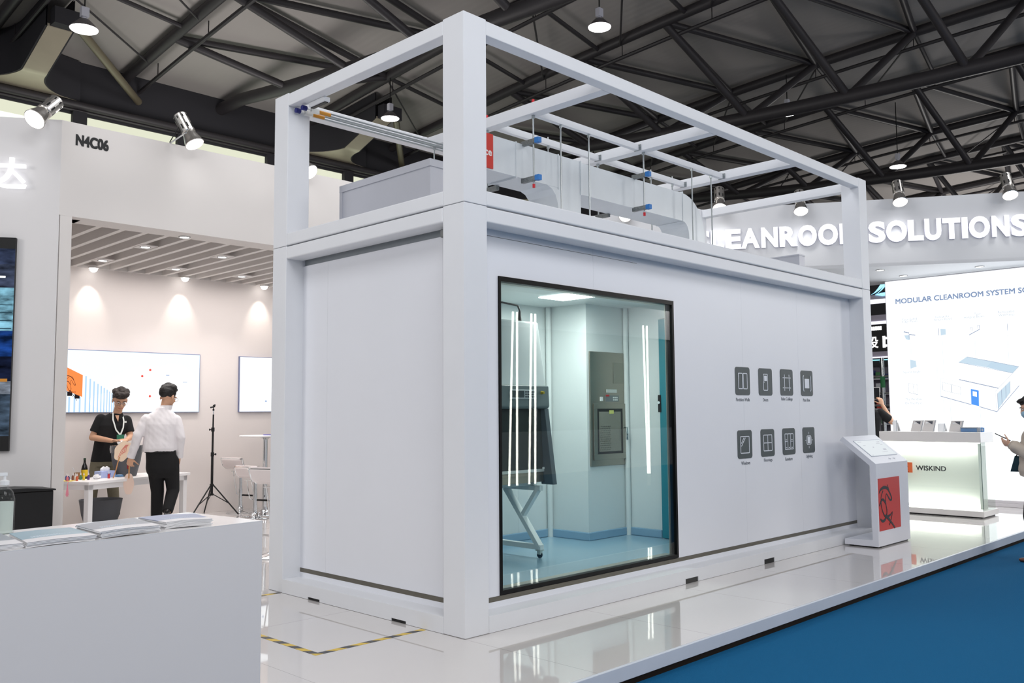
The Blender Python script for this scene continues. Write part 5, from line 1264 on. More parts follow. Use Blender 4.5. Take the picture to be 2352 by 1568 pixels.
for k in range(5):
    mb = MB(); mb.box(19.8, 20.1, 4.6, 6.2, .7 + k * .4, .73 + k * .4); make('shelf_board', mb, mat('shelf_white', (214, 212, 218), .5), t, True)
SHc = [('grey violet', (96, 92, 108)), ('red', (200, 60, 50)), ('navy', (50, 60, 110)), ('white', (210, 210, 216)), ('black', (40, 40, 44)), ('green', (70, 130, 80))]
for k in range(5):
    for j in range(3):
        mb = MB(); y = 5.12 + j * .17; h = .12 + .05 * ((k * 2 + j) % 4); mb.box(19.84, 20.0, y, y + .12, .732 + k * .4, .732 + k * .4 + h)
        c = SHc[(k * 2 + j * 3) % 6]; o = make('parts_box', mb, mat('parts_' + c[0].replace(' ', '_'), c[1], .5), None, True, .01); tag(o, 'small box of parts on the far shelves behind the photographing man', 'box', 'small boxes on the far shelves')
t = thing('pipe_rack', 'upright steel pipe rack with a green tag, farther off than the photographing man', 'rack', (17.6, 4.35, 0))
mb = MB(); mb.tube((17.6, 4.31, 0.001), (17.6, 4.31, 2.75), .05, 12); mb.tube((17.6, 4.0, 2.3), (17.6, 4.8, 2.3), .03, 10); mb.tube((17.6, 4.0, 1.6), (17.6, 5.0, 1.6), .025, 8); mb.tube((17.6, 4.0, 1.9), (17.6, 5.0, 1.9), .025, 8); mb.tube((17.6, 4.8, 0.001), (17.6, 4.8, 2.3), .03, 10); make('pipes', mb, CHROME, t, True, smooth=True)
mb = MB(); mb.tube((17.6, 4.31, 2.03), (17.6, 4.31, 2.30), .054, 12); make('green_tag', mb, mat('tag_green', (50, 130, 80), .5), t, True)

# ------------------------------------------------------------------ stand across the aisle, seen only mirrored in the window
mb = MB(); mb.box(-8, 22, -11.3, -11.1, -.12, 1.0); struct(make('wall_opposite', mb, mat('opposite_white', (214, 212, 216), .7)))
mb = MB(); mb.box(-8, 22, -11.32, -11.12, 3.7, 4.6); struct(make('trim_2', mb, mat('opposite_white', (214, 212, 216), .7)))
mb = MB(); mb.box(-8, 22, -11.25, -11.15, 1.0, 3.7); struct(make('wall_opposite_back', mb, mat('opposite_grey', (96, 100, 106), .6)))
TUB = emit('led_tube_glow', (255, 252, 240), 13)
for i, (xa, xb) in enumerate(((8.03, 7.994), (7.918, 7.784), (8.535, 8.492), (8.427, 8.326), (12.175, 12.179), (12.036, 12.121))):  # second tube of each pair added for the doubled reflection in the glazing
    mb = MB(); mb.tube((xb, -6.954, .14), (xa, -6.954, 3.40), .019, 10)
    t = thing('led_tube', 'vertical glowing tube mirrored in the container window', 'light tube', (xb, -6.954, -.12), 0, 'glowing tubes across the aisle'); make('tube', mb, TUB, t, True, smooth=True)
    mb = MB(); mb.tube((xb, -6.954, -.119), (xb, -6.954, .14), .022, 10); make('foot', mb, mat('tube_foot', (200, 200, 204), .4), t, True)
# ================================================================== people
SKIN = mat('skin', (206, 160, 130), .5, 0, 18, .05); HAIR = mat('hair_black', (20, 17, 17), .55, 0, 60, .3, .5)

def remesh(name, mb, m, parent, voxel=.006, smooth=4, hard=False):
    me = bpy.data.meshes.new(name + '_src'); me.from_pydata(mb.v, [], mb.f)
    bm = bmesh.new(); bm.from_mesh(me); bmesh.ops.recalc_face_normals(bm, faces=bm.faces); bm.to_mesh(me); bm.free()
    o = bpy.data.objects.new('tmp', me)
    r = o.modifiers.new('r', 'REMESH'); r.mode = 'VOXEL'; r.voxel_size = voxel; r.use_smooth_shade = True
    s_ = o.modifiers.new('s', 'SMOOTH'); s_.factor = .5; s_.iterations = smooth
    out = evaluated(o); out.name = name
    bpy.data.objects.remove(o); bpy.data.meshes.remove(me); out.materials.clear()
    return link(name, out, m, parent)

def loft(mb, rs, n=20):
    """rs: (centre, half-x, half-y, turn about z)"""
    out = []
    for c, hx, hy, a in rs:
        c = Vector(c); R = Matrix.Rotation(a, 3, 'Z'); ring = []
        for i in range(n):
            t = 2 * PI * i / n; ct, st = math.cos(t), math.sin(t)
            ring.append(c + R @ Vector((hx * math.copysign(abs(ct) ** .85, ct), hy * math.copysign(abs(st) ** .85, st), 0)))
        out.append(ring)
    mb.rings(out)

def hand(mb, wrist, f, palm, thumb, curl=.5, s=1.0, spread=.1, tcurl=.3):
    """palm slab, four fingers of unequal length and a side thumb; curl bends each joint towards the palm side"""
    f = Vector(f).normalized(); palm = Vector(palm); palm = (palm - f * palm.dot(f)).normalized(); th = Vector(thumb); th = (th - f * th.dot(f) - palm * th.dot(palm)).normalized()
    w_ = Vector(wrist); R = Matrix((f, th, palm)).transposed()
    mb.ell(w_ + f * .045 * s, (.05 * s, .04 * s, .016 * s), R, 14, 8)
    mb.ell(w_ + f * .07 * s, (.032 * s, .042 * s, .014 * s), R, 14, 8)
    for k, (off, L) in enumerate(((.031, .070), (.011, .079), (-.010, .073), (-.030, .056))):
        b = w_ + f * (.082 * s - abs(off) * .25) + th * off * s; d = (f + th * off * spread * 8).normalized(); r = .0088 * s
        for j, fr in enumerate((.45, .32, .25)):
            a = curl * (.7 if j == 0 else 1.0) * (1 + .12 * (k - 1)); ax = d.cross(palm).normalized(); d = (Matrix.Rotation(a, 3, ax) @ d).normalized()
            e = b + d * L * fr * s; mb.cap2(b, e, r, r * .92, 8); b = e; r *= .92
    b = w_ + f * .028 * s + th * .034 * s; d = (f * .62 + th * .72 + palm * .25).normalized(); r = .0105 * s
    for j, L in enumerate((.036, .03, .024)):
        e = b + d * L * s; mb.cap2(b, e, r, r * .9, 8); b = e; r *= .9
        d = (d * (1 - tcurl * .5) + palm * tcurl * .5 + f * .15).normalized()

def limb(mb, a, b, r1, r2, bulge=0.0):
    a, b = Vector(a), Vector(b); m_ = (a + b) / 2 if not bulge else a * .65 + b * .35
    rm = (r1 + r2) / 2 + bulge
    mb.cap2(a, m_, r1, rm, 16); mb.cap2(m_, b, rm, r2, 16)

def head(body, c, R, s=1.17):
    """skull, jaw, nose, brow, lips and ears around centre c; R turns the face, which looks along local -y"""
    c = Vector(c)
    def P(x, y, z): return c + R @ (Vector((x, y, z)) * s)
    def E_(p, r, rot=None): body.ell(P(*p), [q * s for q in r], R if rot is None else R @ rot, 18, 12)
    E_((0, .012, .03), (.074, .095, .088)); E_((0, -.022, -.035), (.062, .07, .075)); E_((0, -.045, -.075), (.042, .042, .035)); E_((0, -.068, -.095), (.022, .02, .017))
    for sx in (-1, 1):
        E_((sx * .036, -.066, -.022), (.022, .02, .018)); E_((sx * .031, -.083, .026), (.024, .01, .008)); E_((sx * .077, .008, -.012), (.009, .018, .031))
        E_((sx * .011, -.1, -.028), (.008, .009, .007))
    body.cap2(P(0, -.088, .012), P(0, -.106, -.026), .008 * s, .012 * s, 10)
    E_((0, -.088, -.058), (.022, .009, .006)); E_((0, -.086, -.068), (.019, .009, .006))
    return P

def face(root, P, R, s=1.17, glasses=False, lips=True):
    EW = mat('eye_white', (226, 222, 218), .3); EP = mat('eye_dark', (40, 28, 22), .2)
    for sx in (-1, 1):
        mb = MB(); mb.ell(P(sx * .031, -.082, .008), (.0125 * s, .010 * s, .006 * s), R, 12, 8); e = make('eye', mb, EW, root, smooth=True)
        mb = MB(); mb.ell(P(sx * .031, -.0905, .006), (.005 * s, .003 * s, .005 * s), R, 10, 6); make('iris', mb, EP, e, smooth=True)
        mb = MB(); mb.path([P(sx * .016, -.094, .027), P(sx * .032, -.094, .032), P(sx * .05, -.083, .026)], .0035 * s, 6); make('eyebrow', mb, HAIR, root)
    if lips:
        mb = MB(); mb.path([P(-.024, -.086, -.062), P(-.01, -.0965, -.062), P(.01, -.0965, -.062), P(.024, -.086, -.062)], .0042 * s, 6); make('lips', mb, mat('lip', (176, 104, 92), .5), root, smooth=True)
    if glasses:
        mb = MB()
        for sx in (-1, 1):
            pts = [P(sx * .034 + .026 * math.cos(2 * PI * i / 16), -.106, .006 + .022 * math.sin(2 * PI * i / 16)) for i in range(17)]
            mb.path(pts, .0018 * s, 5, False); mb.path([P(sx * .06, -.104, .01), P(sx * .08, -.05, .012), P(sx * .084, .012, .004)], .0018 * s, 5)
        mb.path([P(-.008, -.107, .01), P(.008, -.107, .01)], .0018 * s, 5)
        g = make('glasses', mb, mat('glasses_wire', (150, 150, 156), .2, .9), root)
        mb = MB()
        for sx in (-1, 1): mb.prism([(sx * .034 + .025 * math.cos(2 * PI * i / 16), .006 + .021 * math.sin(2 * PI * i / 16)) for i in range(16)], lambda a, b: P(a, -.1055, b), lambda a, b: P(a, -.1065, b))
        make('lens', mb, glass('lens_clear', (248, 250, 250), .0, .25), g)

def hair(root, P, R, tufts, s=1.17, m=None, low=-.02, rough=.35):
    mb = MB(); mb.ell(P(0, .02, .045), (.084 * s, .104 * s, .092 * s), R, 22, 14)
    keep = MB()
    for p, r in tufts: mb.ell(P(*p), [q * s for q in r], R, 12, 8)
    for i, v in enumerate(mb.v):
        n_ = noise.noise(Vector(v) * 38) * .006 * rough / .35; c = P(0, .01, .03); d = (Vector(v) - c).normalized(); mb.v[i] = tuple(Vector(v) + d * n_)
    o = remesh('hair', mb, m or HAIR, root, .005, 1)
    # clear the hair off the face, below the brow line
    inv = R.inverted(); c0 = P(0, 0, 0); me = o.data; bm = bmesh.new(); bm.from_mesh(me)
    dead = []
    for v in bm.verts:
        q = inv @ (v.co - c0) / s
        if (q.y < -.035 + .5 * min(0, q.z - .03) and q.z < .052) or q.z < low - .02 or (q.z < low + .035 and q.y < .005 and abs(q.x) < .2): dead.append(v)
    bmesh.ops.delete(bm, geom=dead, context='VERTS'); bm.to_mesh(me); bm.free()
    return o

def shoe(root, ankle, d, name='shoe', m=None, sole=None, tilt=0.0):
    """d: toe direction (flat); ankle: the ankle joint, about .09 above the sole"""
    d = Vector(d).normalized(); sd = d.cross(Vector((0, 0, 1))).normalized(); Rt = Matrix((sd, -d, Vector((0, 0, 1)))).transposed()
    if tilt: Rt = Matrix.Rotation(tilt, 3, sd) @ Rt
    a = Vector(ankle)
    def Q(x, y, z): return a + Rt @ Vector((x, -y, z))
    mb = MB()
    for y, w_, h, zc in ((-.05, .038, .05, -.045), (0, .04, .055, -.04), (.06, .042, .038, -.055), (.12, .045, .028, -.063), (.165, .034, .022, -.068)): mb.ell(Q(0, y, zc), (w_, .05, h), Rt, 14, 8)
    o = remesh(name, mb, m, root, .006, 3)
    for v in o.data.vertices:
        q = Rt.inverted() @ (v.co - a)
        if q.z < -.086: q.z = -.086; v.co = a + Rt @ q
    sb = MB(); pts = [(-.036, -.08), (.036, -.08), (.043, .0), (.047, .1), (.036, .17), (.0, .2), (-.036, .17), (-.045, .1), (-.04, .0)]
    sb.prism(pts, lambda x, y: Q(x, y, -.092), lambda x, y: Q(x, y, -.074)); make('sole', sb, sole or BLACK, o)
    return o

# ---- man in the black polo, behind the craft table, looking down at his hands
PO = thing('person', 'man in black polo with lanyard and glasses, looking down at paper in his hands', 'person', (.976, 8.16, 0), math.radians(-21.8))
HR = Euler((math.radians(30), 0, math.radians(12))).to_matrix(); hc = (-.012, -.075, 1.71)
body = MB(); P = head(body, hc, HR)
body.cap2((-.055, .02, 1.44), (-.02, -.02, 1.64), .062, .056, 16)
tors = [((-.175, 0, .86), .165, .11, 0), ((-.165, 0, 1.0), .16, .105, .1), ((-.13, .0, 1.2), .17, .11, .2), ((-.10, .0, 1.36), .19, .115, .25), ((-.085, .01, 1.46), .165, .09, .25), ((-.065, .015, 1.52), .075, .06, .2)]
loft(body, tors)
sL, sR = (-.245, -.03, 1.445), (.075, .05, 1.425); eL, eR = (-.345, -.055, 1.20), (.135, -.0, 1.195); wL, wR = (-.10, -.29, 1.155), (.09, -.24, 1.165)
for a, b, c in ((sL, eL, wL), (sR, eR, wR)): limb(body, a, b, .055, .044); limb(body, b, c, .045, .03, .004)
hand(body, wL, (.095, -.02, .0), (.1, -.3, -.9), (.2, -.4, .9), .55, 1.05); hand(body, wR, (-.06, -.06, -.01), (-.3, .1, -.9), (-.5, -.3, .7), .6, 1.05)
hL, hR = (-.26, 0, .88), (-.10, 0, .88); kL, kR = (-.33, -.02, .49), (-.07, -.03, .49); aL, aR = (-.36, .02, .10), (-.03, .0, .10)
for a, b, c in ((hL, kL, aL), (hR, kR, aR)): limb(body, a, b, .088, .058); limb(body, b, c, .058, .04, .006)
remesh('body', body, SKIN, PO, .006, 3)
face(PO, P, HR, glasses=True)
HAIRB = mat('hair_dark_brown', (40, 32, 29), .6, 0, 60, .35, .6)
hair(PO, P, HR, [((.045, -.045, .10), (.045, .045, .034)), ((-.04, -.05, .10), (.045, .045, .034)), ((0, -.06, .098), (.05, .04, .034)), ((.06, .0, .11), (.04, .05, .04)), ((-.06, .0, .11), (.04, .05, .04)), ((0, .02, .125), (.06, .06, .034)), ((.02, -.07, .085), (.03, .025, .024)), ((-.03, -.075, .082), (.03, .025, .024))], m=HAIRB, low=.0, rough=.8)
sh = MB(); BP = mat('polo_black', (17, 17, 19), .85, 0, 30, .1, .15)
loft(sh, [((-.185, 0, .865), .178, .125, 0), ((-.18, 0, .88), .182, .128, 0), ((-.165, 0, 1.0), .178, .122, .1), ((-.13, 0, 1.2), .186, .125, .2), ((-.10, 0, 1.36), .205, .128, .25), ((-.085, .01, 1.455), .185, .105, .25), ((-.065, .01, 1.525), .085, .072, .2)])
for a, b in ((sL, eL), (sR, eR)):
    a, b = Vector(a), Vector(b); m_ = a.lerp(b, .72); sh.ell(a, (.075, .075, .075)); sh.tube(a, m_, .075, 18, .072)
remesh('polo_shirt', sh, BP, PO, .006, 8)
mb = MB()
for sx in (-1, 1): mb.add([(-.06 + sx * .015, -.085, 1.485), (-.06 + sx * .085, -.03, 1.535), (-.06 + sx * .10, -.05, 1.49), (-.06 + sx * .05, -.112, 1.44), (-.06 + sx * .015, -.083, 1.481), (-.06 + sx * .085, -.02, 1.53), (-.06 + sx * .10, -.04, 1.486), (-.06 + sx * .05, -.10, 1.436)], [(0, 1, 2, 3), (4, 5, 6, 7), (0, 1, 5, 4), (1, 2, 6, 5), (2, 3, 7, 6), (3, 0, 4, 7)])
make('collar', mb, BP, PO)
mb = MB(); mb.prism([(-.075, 1.50), (-.025, 1.50), (-.035, 1.41)], lambda a, b: (a + .008, -.125 + (b - 1.41) * .42, b), lambda a, b: (a + .008, -.115 + (b - 1.41) * .42, b)); make('neck_opening', mb, SKIN, PO)
mb = MB(); LAN = mat('lanyard_white', (222, 226, 222), .7)
for pts in ([(-.095, -.055, 1.535), (-.092, -.125, 1.44), (-.05, -.155, 1.30), (.0, -.165, 1.235)], [(.03, -.03, 1.50), (.045, -.095, 1.42), (.04, -.135, 1.33), (.008, -.165, 1.235)]):
    for i in range(len(pts) - 1): mb.bar(pts[i], pts[i + 1], .018, .003, (0, -1, .3))
ln = make('lanyard', mb, LAN, PO)
mb = MB(); mb.box(-.04, .055, -.175, -.17, 1.14, 1.235); make('badge', mb, mat('badge_green', (42, 120, 92), .4), ln, bevel=.004)
mb = MB(); mb.box(.055, .08, -.118, -.112, 1.395, 1.42); make('chest_logo', mb, LAN, PO)
tr = MB(); KH = mat('khaki_cotton', (112, 106, 88), .85, 0, 30, .12, .2)
loft(tr, [((-.18, 0, .80), .178, .12, 0), ((-.18, 0, .93), .172, .118, 0), ((-.178, 0, .96), .168, .115, 0)])
for a, b, c in ((hL, kL, aL), (hR, kR, aR)):
    a, b, c = Vector(a), Vector(b), Vector(c); c2 = b.lerp(c, .93); tr.cap2(a, b, .1, .076, 18); tr.tube(b, c2, .076, 18, .066)
remesh('trousers', tr, KH, PO, .007, 8)
BG = mat('shoe_beige', (196, 188, 172), .7)
for a, d in ((aL, (-.25, -1, 0)), (aR, (.35, -1, 0))): shoe(PO, a, d, 'shoe', BG, mat('sole_white', (226, 224, 218), .6))
t = thing('tissue_paper', 'crumpled white paper held in the hands of the man in the black polo', 'paper', (.976, 8.16, 0), math.radians(-21.8))
mb = MB(); mb.ell((.02, -.33, 1.125), (.055, .03, .028), None, 14, 9); mb.ell((.045, -.335, 1.09), (.05, .02, .02), None, 12, 8)
for i, v in enumerate(mb.v): mb.v[i] = (v[0] + .006 * math.sin(i * 5.3), v[1] + .005 * math.cos(i * 3.1), v[2] + .008 * math.sin(i * 7.7))
make('paper', mb, mat('tissue_white', (240, 240, 242), .9), t)

# ---- man in the white shirt, walking away with a paper fan
WM = thing('person', 'man in white shirt and black trousers seen from behind, carrying a paper fan', 'person', (.985, 6.83, 0), math.radians(-24.2))
HR = Euler((math.radians(24), 0, math.radians(180 - 38))).to_matrix(); hc = (.052, .03, 1.735)
body = MB(); P = head(body, hc, HR)
body.cap2((.0, .0, 1.45), (.035, .015, 1.68), .064, .058, 16)
loft(body, [((.0, 0, .90), .17, .115, 0), ((-.02, 0, 1.05), .165, .105, 0), ((-.025, 0, 1.2), .17, .11, 0), ((-.022, 0, 1.36), .19, .115, 0), ((-.02, 0, 1.47), .17, .095, 0), ((-.005, .0, 1.54), .08, .062, 0)])
sL, sR = (-.195, 0, 1.445), (.16, 0, 1.435); eL, eR = (-.295, -.03, 1.235), (.215, -.04, 1.21); wL, wR = (-.372, .02, .965), (.205, .035, .955)
for a, b, c in ((sL, eL, wL), (sR, eR, wR)): limb(body, a, b, .055, .043); limb(body, b, c, .044, .03, .003)
hand(body, wL, (-.10, .04, -1), (.35, 1, 0), (1, -.3, -.2), 1.15, 1.08, .03, .9); hand(body, wR, (-.02, .25, -1), (-1, .3, 0), (.2, 1, 0), .35, 1.05)
hL, hR = (-.085, 0, .90), (.105, 0, .90); kL, kR = (-.045, .06, .52), (.14, .02, .54); aL, aR = (-.05, .10, .10), (.075, -.17, .27)
for a, b, c in ((hL, kL, aL), (hR, kR, aR)): limb(body, a, b, .09, .06); limb(body, b, c, .06, .04, .008)
remesh('body', body, SKIN, WM, .006, 3)
face(WM, P, HR, glasses=True)
hair(WM, P, HR, [((.05, .02, .09), (.045, .06, .05)), ((-.05, .02, .09), (.045, .06, .05)), ((0, .07, .03), (.07, .05, .07)), ((0, -.04, .105), (.06, .05, .03)), ((0, .03, .12), (.06, .06, .03)), ((.03, -.0, .13), (.02, .03, .02))], low=-.035, rough=.45)
sh = MB(); WS = mat('shirt_white', (232, 228, 230), .8, 0, 9, .02, .35)
loft(sh, [((-.03, 0, 1.03), .195, .12, 0), ((-.03, 0, 1.07), .205, .135, 0), ((-.03, 0, 1.13), .205, .135, 0), ((-.027, 0, 1.25), .198, .128, 0), ((-.022, 0, 1.38), .21, .128, 0), ((-.02, 0, 1.455), .20, .112, 0), ((-.015, 0, 1.51), .165, .095, 0), ((-.005, 0, 1.56), .10, .08, 0), ((.005, 0, 1.60), .07, .07, 0)])
for a, b, c in ((sL, eL, wL), (sR, eR, wR)):
    a, b, c = Vector(a), Vector(b), Vector(c); sh.cap2(a, b, .068, .060, 18); sh.tube(b, b.lerp(c, .98), .060, 18, .047)
so = remesh('shirt', sh, WS, WM, .006, 9)
nr = [v.normal.copy() for v in so.data.vertices]; cs_ = [v.co.copy() for v in so.data.vertices]
for i, c_ in enumerate(cs_):
    k = noise.noise(Vector((c_.x * 9, c_.y * 9, c_.z * 5))) * .009 + noise.noise(Vector((c_.x * 20 + c_.z * 14, c_.y * 6, c_.z * 9))) * .004
    cs_[i] = c_ + nr[i] * k
so.data.vertices.foreach_set('co', [x for c_ in cs_ for x in c_])
mb = MB(); 
rr = []
for k, (z, g) in enumerate(((1.565, .068), (1.622, .070), (1.622, .077), (1.565, .084))):
    rr.append([Vector((.008 + .35 * (z - 1.54) + g * math.cos(2 * PI * i / 20), .005 + g * .92 * math.sin(2 * PI * i / 20), z)) for i in range(20)])
mb.rings(rr, False); make('collar', mb, WS, WM, smooth=True)
for w_, e_ in ((wL, eL), (wR, eR)):
    w_, e_ = Vector(w_), Vector(e_); d = (w_ - e_).normalized(); mb = MB(); mb.tube(w_ - d * .055, w_ + d * .004, .049, 18, .05); make('cuff', mb, WS, WM, smooth=True)
tr = MB(); BT = mat('trousers_black', (15, 15, 17), .85, 0, 30, .1, .1)
loft(tr, [((.008, 0, .70), .12, .09, 0), ((.006, 0, .76), .185, .12, 0), ((.005, 0, .82), .198, .13, 0), ((.0, 0, .92), .192, .13, 0), ((-.02, 0, 1.04), .178, .115, 0)])
for a, b, c in ((hL, kL, aL), (hR, kR, aR)):
    a, b, c = Vector(a), Vector(b), Vector(c); tr.cap2(a, b, .105, .08, 18); tr.tube(b, b.lerp(c, .97), .08, 18, .066)
remesh('trousers', tr, BT, WM, .007, 9)
mb = MB()
rr = [[Vector((-.02 + g * .184 * math.cos(2 * PI * i / 32), g * .121 * math.sin(2 * PI * i / 32), z)) for i in range(32)] for z, g in ((1.02, 1.0), (1.02, 1.035), (1.055, 1.035), (1.055, 1.0))]
mb.rings(rr, False); make('belt', mb, mat('belt_black', (12, 12, 12), .35), WM, smooth=True)
LS = mat('shoe_black_leather', (18, 17, 17), .25)
shoe(WM, aL, (-.1, 1, 0), 'shoe', LS); shoe(WM, aR, (.05, 1, 0), 'shoe', LS, None, math.radians(-48))
t = thing('paper_fan', 'pale paper fan hanging from the hand of the man in the white shirt', 'fan', (.985, 6.83, 0), math.radians(-24.2))
mb = MB(); fan_blade(mb, -.388, .63, .062, .135, .0, lambda a, b, o: (a, .035 + o, b), .004, .035); bd = make('blade', mb, mat('fan_paper_pale', (232, 206, 190), .8, 0, 9, .08), t)
mb = MB(); mb.path([(-.386, .045, .92), (-.387, .04, .82), (-.388, .032, .70)], .0085, 8); make('handle', mb, FANH, t, smooth=True)
mb = MB(); mb.path([(-.385, .06, .93), (-.405, .045, .90), (-.404, .04, .84), (-.40, .045, .82)], .009, 6); make('red_cord', mb, mat('cord_red', (150, 30, 34), .6), t, smooth=True)

# ---- man in black T-shirt photographing, behind the kiosk
PH = thing('person', 'man in black T-shirt half hidden by the far post, raising a phone to take pictures', 'person', (9.92, 1.43, 0), math.radians(-64.3))
HR = Euler((math.radians(-4), 0, PI)).to_matrix(); hc = (-.02, .0, 1.72)
body = MB(); P = head(body, hc, HR)
body.cap2((-.02, 0, 1.45), (-.02, 0, 1.66), .06, .056, 16)
loft(body, [((-.02, 0, .9), .16, .11, 0), ((-.02, 0, 1.1), .155, .10, 0), ((-.02, 0, 1.36), .185, .11, 0), ((-.02, 0, 1.46), .165, .09, 0), ((-.02, 0, 1.53), .07, .06, 0)])
sL, sR = (-.21, .0, 1.445), (.165, .0, 1.445); eL, eR = (-.33, .12, 1.31), (.335, .10, 1.305); wL, wR = (-.16, .29, 1.56), (.215, .27, 1.575)
for a, b, c in ((sL, eL, wL), (sR, eR, wR)): limb(body, a, b, .052, .042); limb(body, b, c, .043, .029, .004)
hand(body, wR, (-.3, .1, 1), (-.5, .8, .0), (-.8, -.4, .2), .5, 1.05, .12); hand(body, wL, (.3, .1, 1), (.5, .8, .0), (.8, -.4, .2), .5, 1.05)
hL, hR = (-.11, 0, .9), (.07, 0, .9); kL, kR = (-.11, .0, .5), (.08, .0, .5); aL, aR = (-.12, 0, .10), (.09, 0, .10)
for a, b, c in ((hL, kL, aL), (hR, kR, aR)): limb(body, a, b, .09, .058); limb(body, b, c, .058, .04, .006)
remesh('body', body, SKIN, PH, .006, 3)
face(PH, P, HR)
hair(PH, P, HR, [((0, .07, .03), (.07, .05, .07)), ((0, .03, .11), (.06, .06, .03))], low=-.03)
sh = MB(); loft(sh, [((-.02, 0, .92), .175, .122, 0), ((-.02, 0, 1.1), .172, .115, 0), ((-.02, 0, 1.36), .2, .122, 0), ((-.02, 0, 1.46), .18, .10, 0), ((-.02, 0, 1.53), .08, .07, 0)])
for a, b in ((sL, eL), (sR, eR)):
    a, b = Vector(a), Vector(b); sh.ell(a, (.07, .07, .07)); sh.tube(a, a.lerp(b, .72), .07, 18, .07)
remesh('t_shirt', sh, BP, PH, .007, 3)
tr = MB(); loft(tr, [((-.02, 0, .82), .168, .12, 0), ((-.02, 0, .98), .165, .115, 0)])
for a, b, c in ((hL, kL, aL), (hR, kR, aR)):
    a, b, c = Vector(a), Vector(b), Vector(c); tr.cap2(a, b, .1, .075, 18); tr.tube(b, b.lerp(c, .95), .075, 18, .064)
remesh('trousers', tr, mat('trousers_navy', (34, 36, 48), .85), PH, .008, 3)
for a in (aL, aR): shoe(PH, a, (0, 1, 0), 'shoe', LS)
t = thing('phone', 'dark phone in a pale case held up by the man in the black T-shirt', 'phone', (9.92, 1.43, 0), math.radians(-64.3))
mb = MB(); mb.box(.09, .185, .335, .345, 1.665, 1.86); make('case', mb, mat('phone_case', (206, 204, 200), .4), t, bevel=.006)
mb = MB(); mb.box(.095, .18, .332, .336, 1.672, 1.852); make('screen', mb, mat('phone_glass', (16, 17, 22), .1), t)

# ---- woman with a phone at the picture edge, standing on the carpet
WO = thing('person', 'woman in beige jacket and blue mask looking at her phone on the blue carpet', 'person', (6.69, -1.69, -.12), math.radians(-76.8))
HR = Euler((math.radians(22), 0, math.radians(-78))).to_matrix(); hc = (-.005, .0, 1.635)
body = MB(); P = head(body, hc, HR, .98)
body.cap2((.045, 0, 1.36), (.04, 0, 1.56), .05, .048, 16)
loft(body, [((.03, 0, .88), .11, .16, 0), ((.03, 0, 1.05), .095, .13, 0), ((.03, 0, 1.25), .105, .155, 0), ((.035, 0, 1.37), .095, .15, 0), ((.04, 0, 1.43), .06, .07, 0)])
sN, sF = (.035, -.16, 1.355), (.035, .16, 1.355); eN, eF = (.03, -.21, 1.10), (.02, .19, 1.10); wN, wF = (-.195, -.13, 1.235), (-.19, .05, 1.22)
for a, b, c in ((sN, eN, wN), (sF, eF, wF)): limb(body, a, b, .045, .038); limb(body, b, c, .038, .026, .003)
hand(body, wN, (-1, .35, .35), (.2, .75, .6), (-.1, -.2, 1), .55, .95, .1); hand(body, wF, (-1, -.25, .3), (.1, -.7, .7), (0, .2, 1), .6, .95)
hN, hF = (.03, -.085, .88), (.03, .085, .88); kN, kF = (-.03, -.09, .48), (.05, .09, .48); aN, aF = (.03, -.09, .09), (.12, .09, .09)
for a, b, c in ((hN, kN, aN), (hF, kF, aF)): limb(body, a, b, .085, .054); limb(body, b, c, .054, .036, .006)
remesh('body', body, mat('skin_fair', (222, 178, 152), .5, 0, 18, .04), WO, .006, 3)
face(WO, P, HR, .98, lips=False)
hair(WO, P, HR, [((0, .07, .02), (.08, .06, .09)), ((0, .085, -.06), (.06, .045, .08)), ((0, -.055, .095), (.06, .045, .03)), ((0, .03, .11), (.06, .06, .03))], .98, low=-.14, rough=.4)
mb = MB(); mb.ell(P(0, -.055, -.052), (.068, .062, .058), HR, 20, 12); ms = remesh('face_mask', mb, mat('mask_blue', (150, 186, 206), .8), WO, .005, 1)
inv = HR.inverted(); bm = bmesh.new(); bm.from_mesh(ms.data); c0 = P(0, 0, 0)
bmesh.ops.delete(bm, geom=[v for v in bm.verts if (inv @ (v.co - c0)).y > -.035 or (inv @ (v.co - c0)).z > -.012], context='VERTS'); bm.to_mesh(ms.data); bm.free()
sh = MB(); JB = mat('jacket_beige', (190, 178, 164), .8, 0, 14, .05, .3)
loft(sh, [((.03, 0, .90), .165, .205, 0), ((.025, 0, .96), .175, .215, 0), ((.025, 0, 1.08), .16, .20, 0), ((.03, 0, 1.24), .145, .195, 0), ((.035, 0, 1.36), .12, .175, 0), ((.04, 0, 1.44), .07, .09, 0)])
for a, b, c in ((sN, eN, wN), (sF, eF, wF)):
    a, b, c = Vector(a), Vector(b), Vector(c); sh.cap2(a, b, .082, .085, 18); sh.tube(b, b.lerp(c, .9), .082, 18, .062); sh.ell(b.lerp(c, .8), (.066, .066, .066))
so = remesh('jacket', sh, JB, WO, .006, 3)
nr = [v.normal.copy() for v in so.data.vertices]; cs_ = [v.co.copy() for v in so.data.vertices]
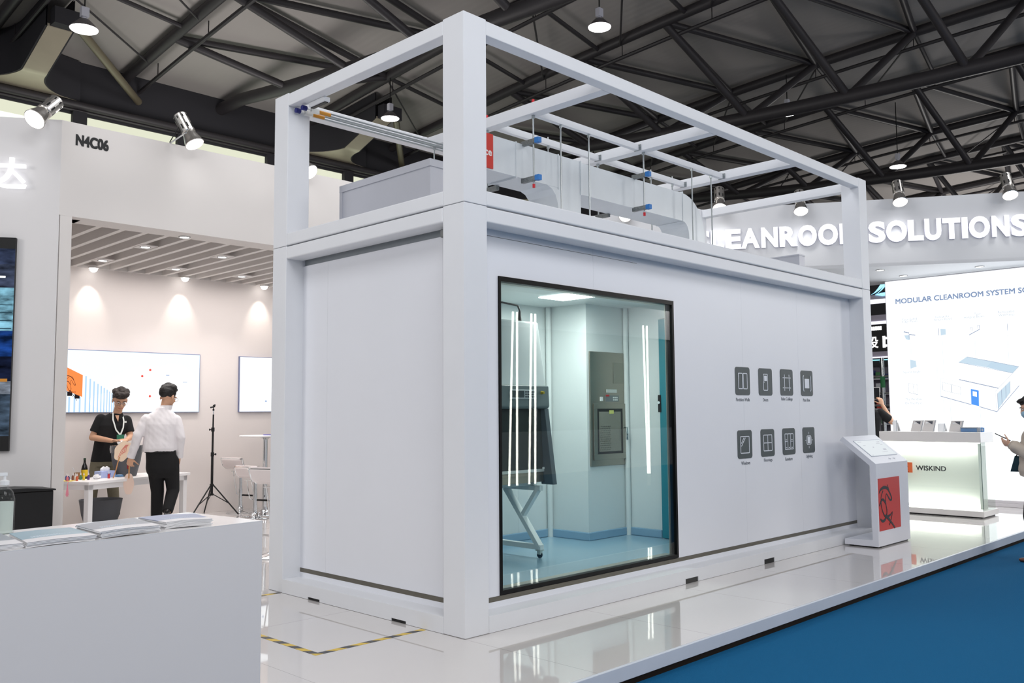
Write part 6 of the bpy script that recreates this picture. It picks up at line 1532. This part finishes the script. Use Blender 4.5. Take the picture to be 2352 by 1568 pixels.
cs_ = [c_ + n_ * (noise.noise(c_ * 11) * .012) for c_, n_ in zip(cs_, nr)]
so.data.vertices.foreach_set('co', [x for c_ in cs_ for x in c_])
for c, w_ in ((eN, wN), (eF, wF)):
    c, w_ = Vector(c), Vector(w_); d = (w_ - c).normalized(); mb = MB()
    for k in range(5): mb.tube(w_ - d * (.045 - .012 * k), w_ - d * (.037 - .012 * k), .046 + .006 * (k % 2), 16)
    make('ribbed_cuff', mb, JB, WO)
tr = MB(); loft(tr, [((.03, 0, .80), .125, .165, 0), ((.03, 0, .95), .11, .15, 0)])
for a, b, c in ((hN, kN, aN), (hF, kF, aF)):
    a, b, c = Vector(a), Vector(b), Vector(c); tr.cap2(a, b, .108, .095, 18); tr.tube(b, b.lerp(c, .9), .095, 18, .085)
remesh('trousers', tr, BT, WO, .008, 4)
for a in (aN, aF): shoe(WO, a, (-1, .0, 0), 'shoe', mat('shoe_brown', (110, 66, 50), .5))
t = thing('phone', 'thin dark phone held by the woman in the beige jacket', 'phone', (6.69, -1.69, -.12), math.radians(-76.8))
mb = MB(); R_ = Matrix.Rotation(math.radians(28), 3, 'Y'); mb.obox((-.275, -.06, 1.315), (.165, .078, .009), R_); make('case', mb, BLACK, t, bevel=.003)
mb = MB(); mb.obox(Vector((-.275, -.06, 1.315)) + R_ @ Vector((0, 0, .005)), (.15, .07, .001), R_); make('screen', mb, mat('phone_glass', (16, 17, 22), .1), t)
t = thing('shopping_bag', 'flat dark teal bag hanging at the side of the woman in the beige jacket', 'bag', (6.69, -1.69, -.12), math.radians(-76.8))
mb = MB(); mb.prism([(-.235, .925), (-.02, .925), (.0, 1.09), (-.185, 1.10)], lambda a, b: (a, .262, b), lambda a, b: (a, .29, b)); make('pouch', mb, mat('bag_teal', (30, 66, 78), .6, 0, 12, .1), t, bevel=.004)
mb = MB(); mb.path([(-.17, .257, 1.09), (-.12, .25, 1.25), (.02, .2, 1.40)], .006, 6); make('strap', mb, BLACK, t)
bpy.data.scenes.remove(TMP)
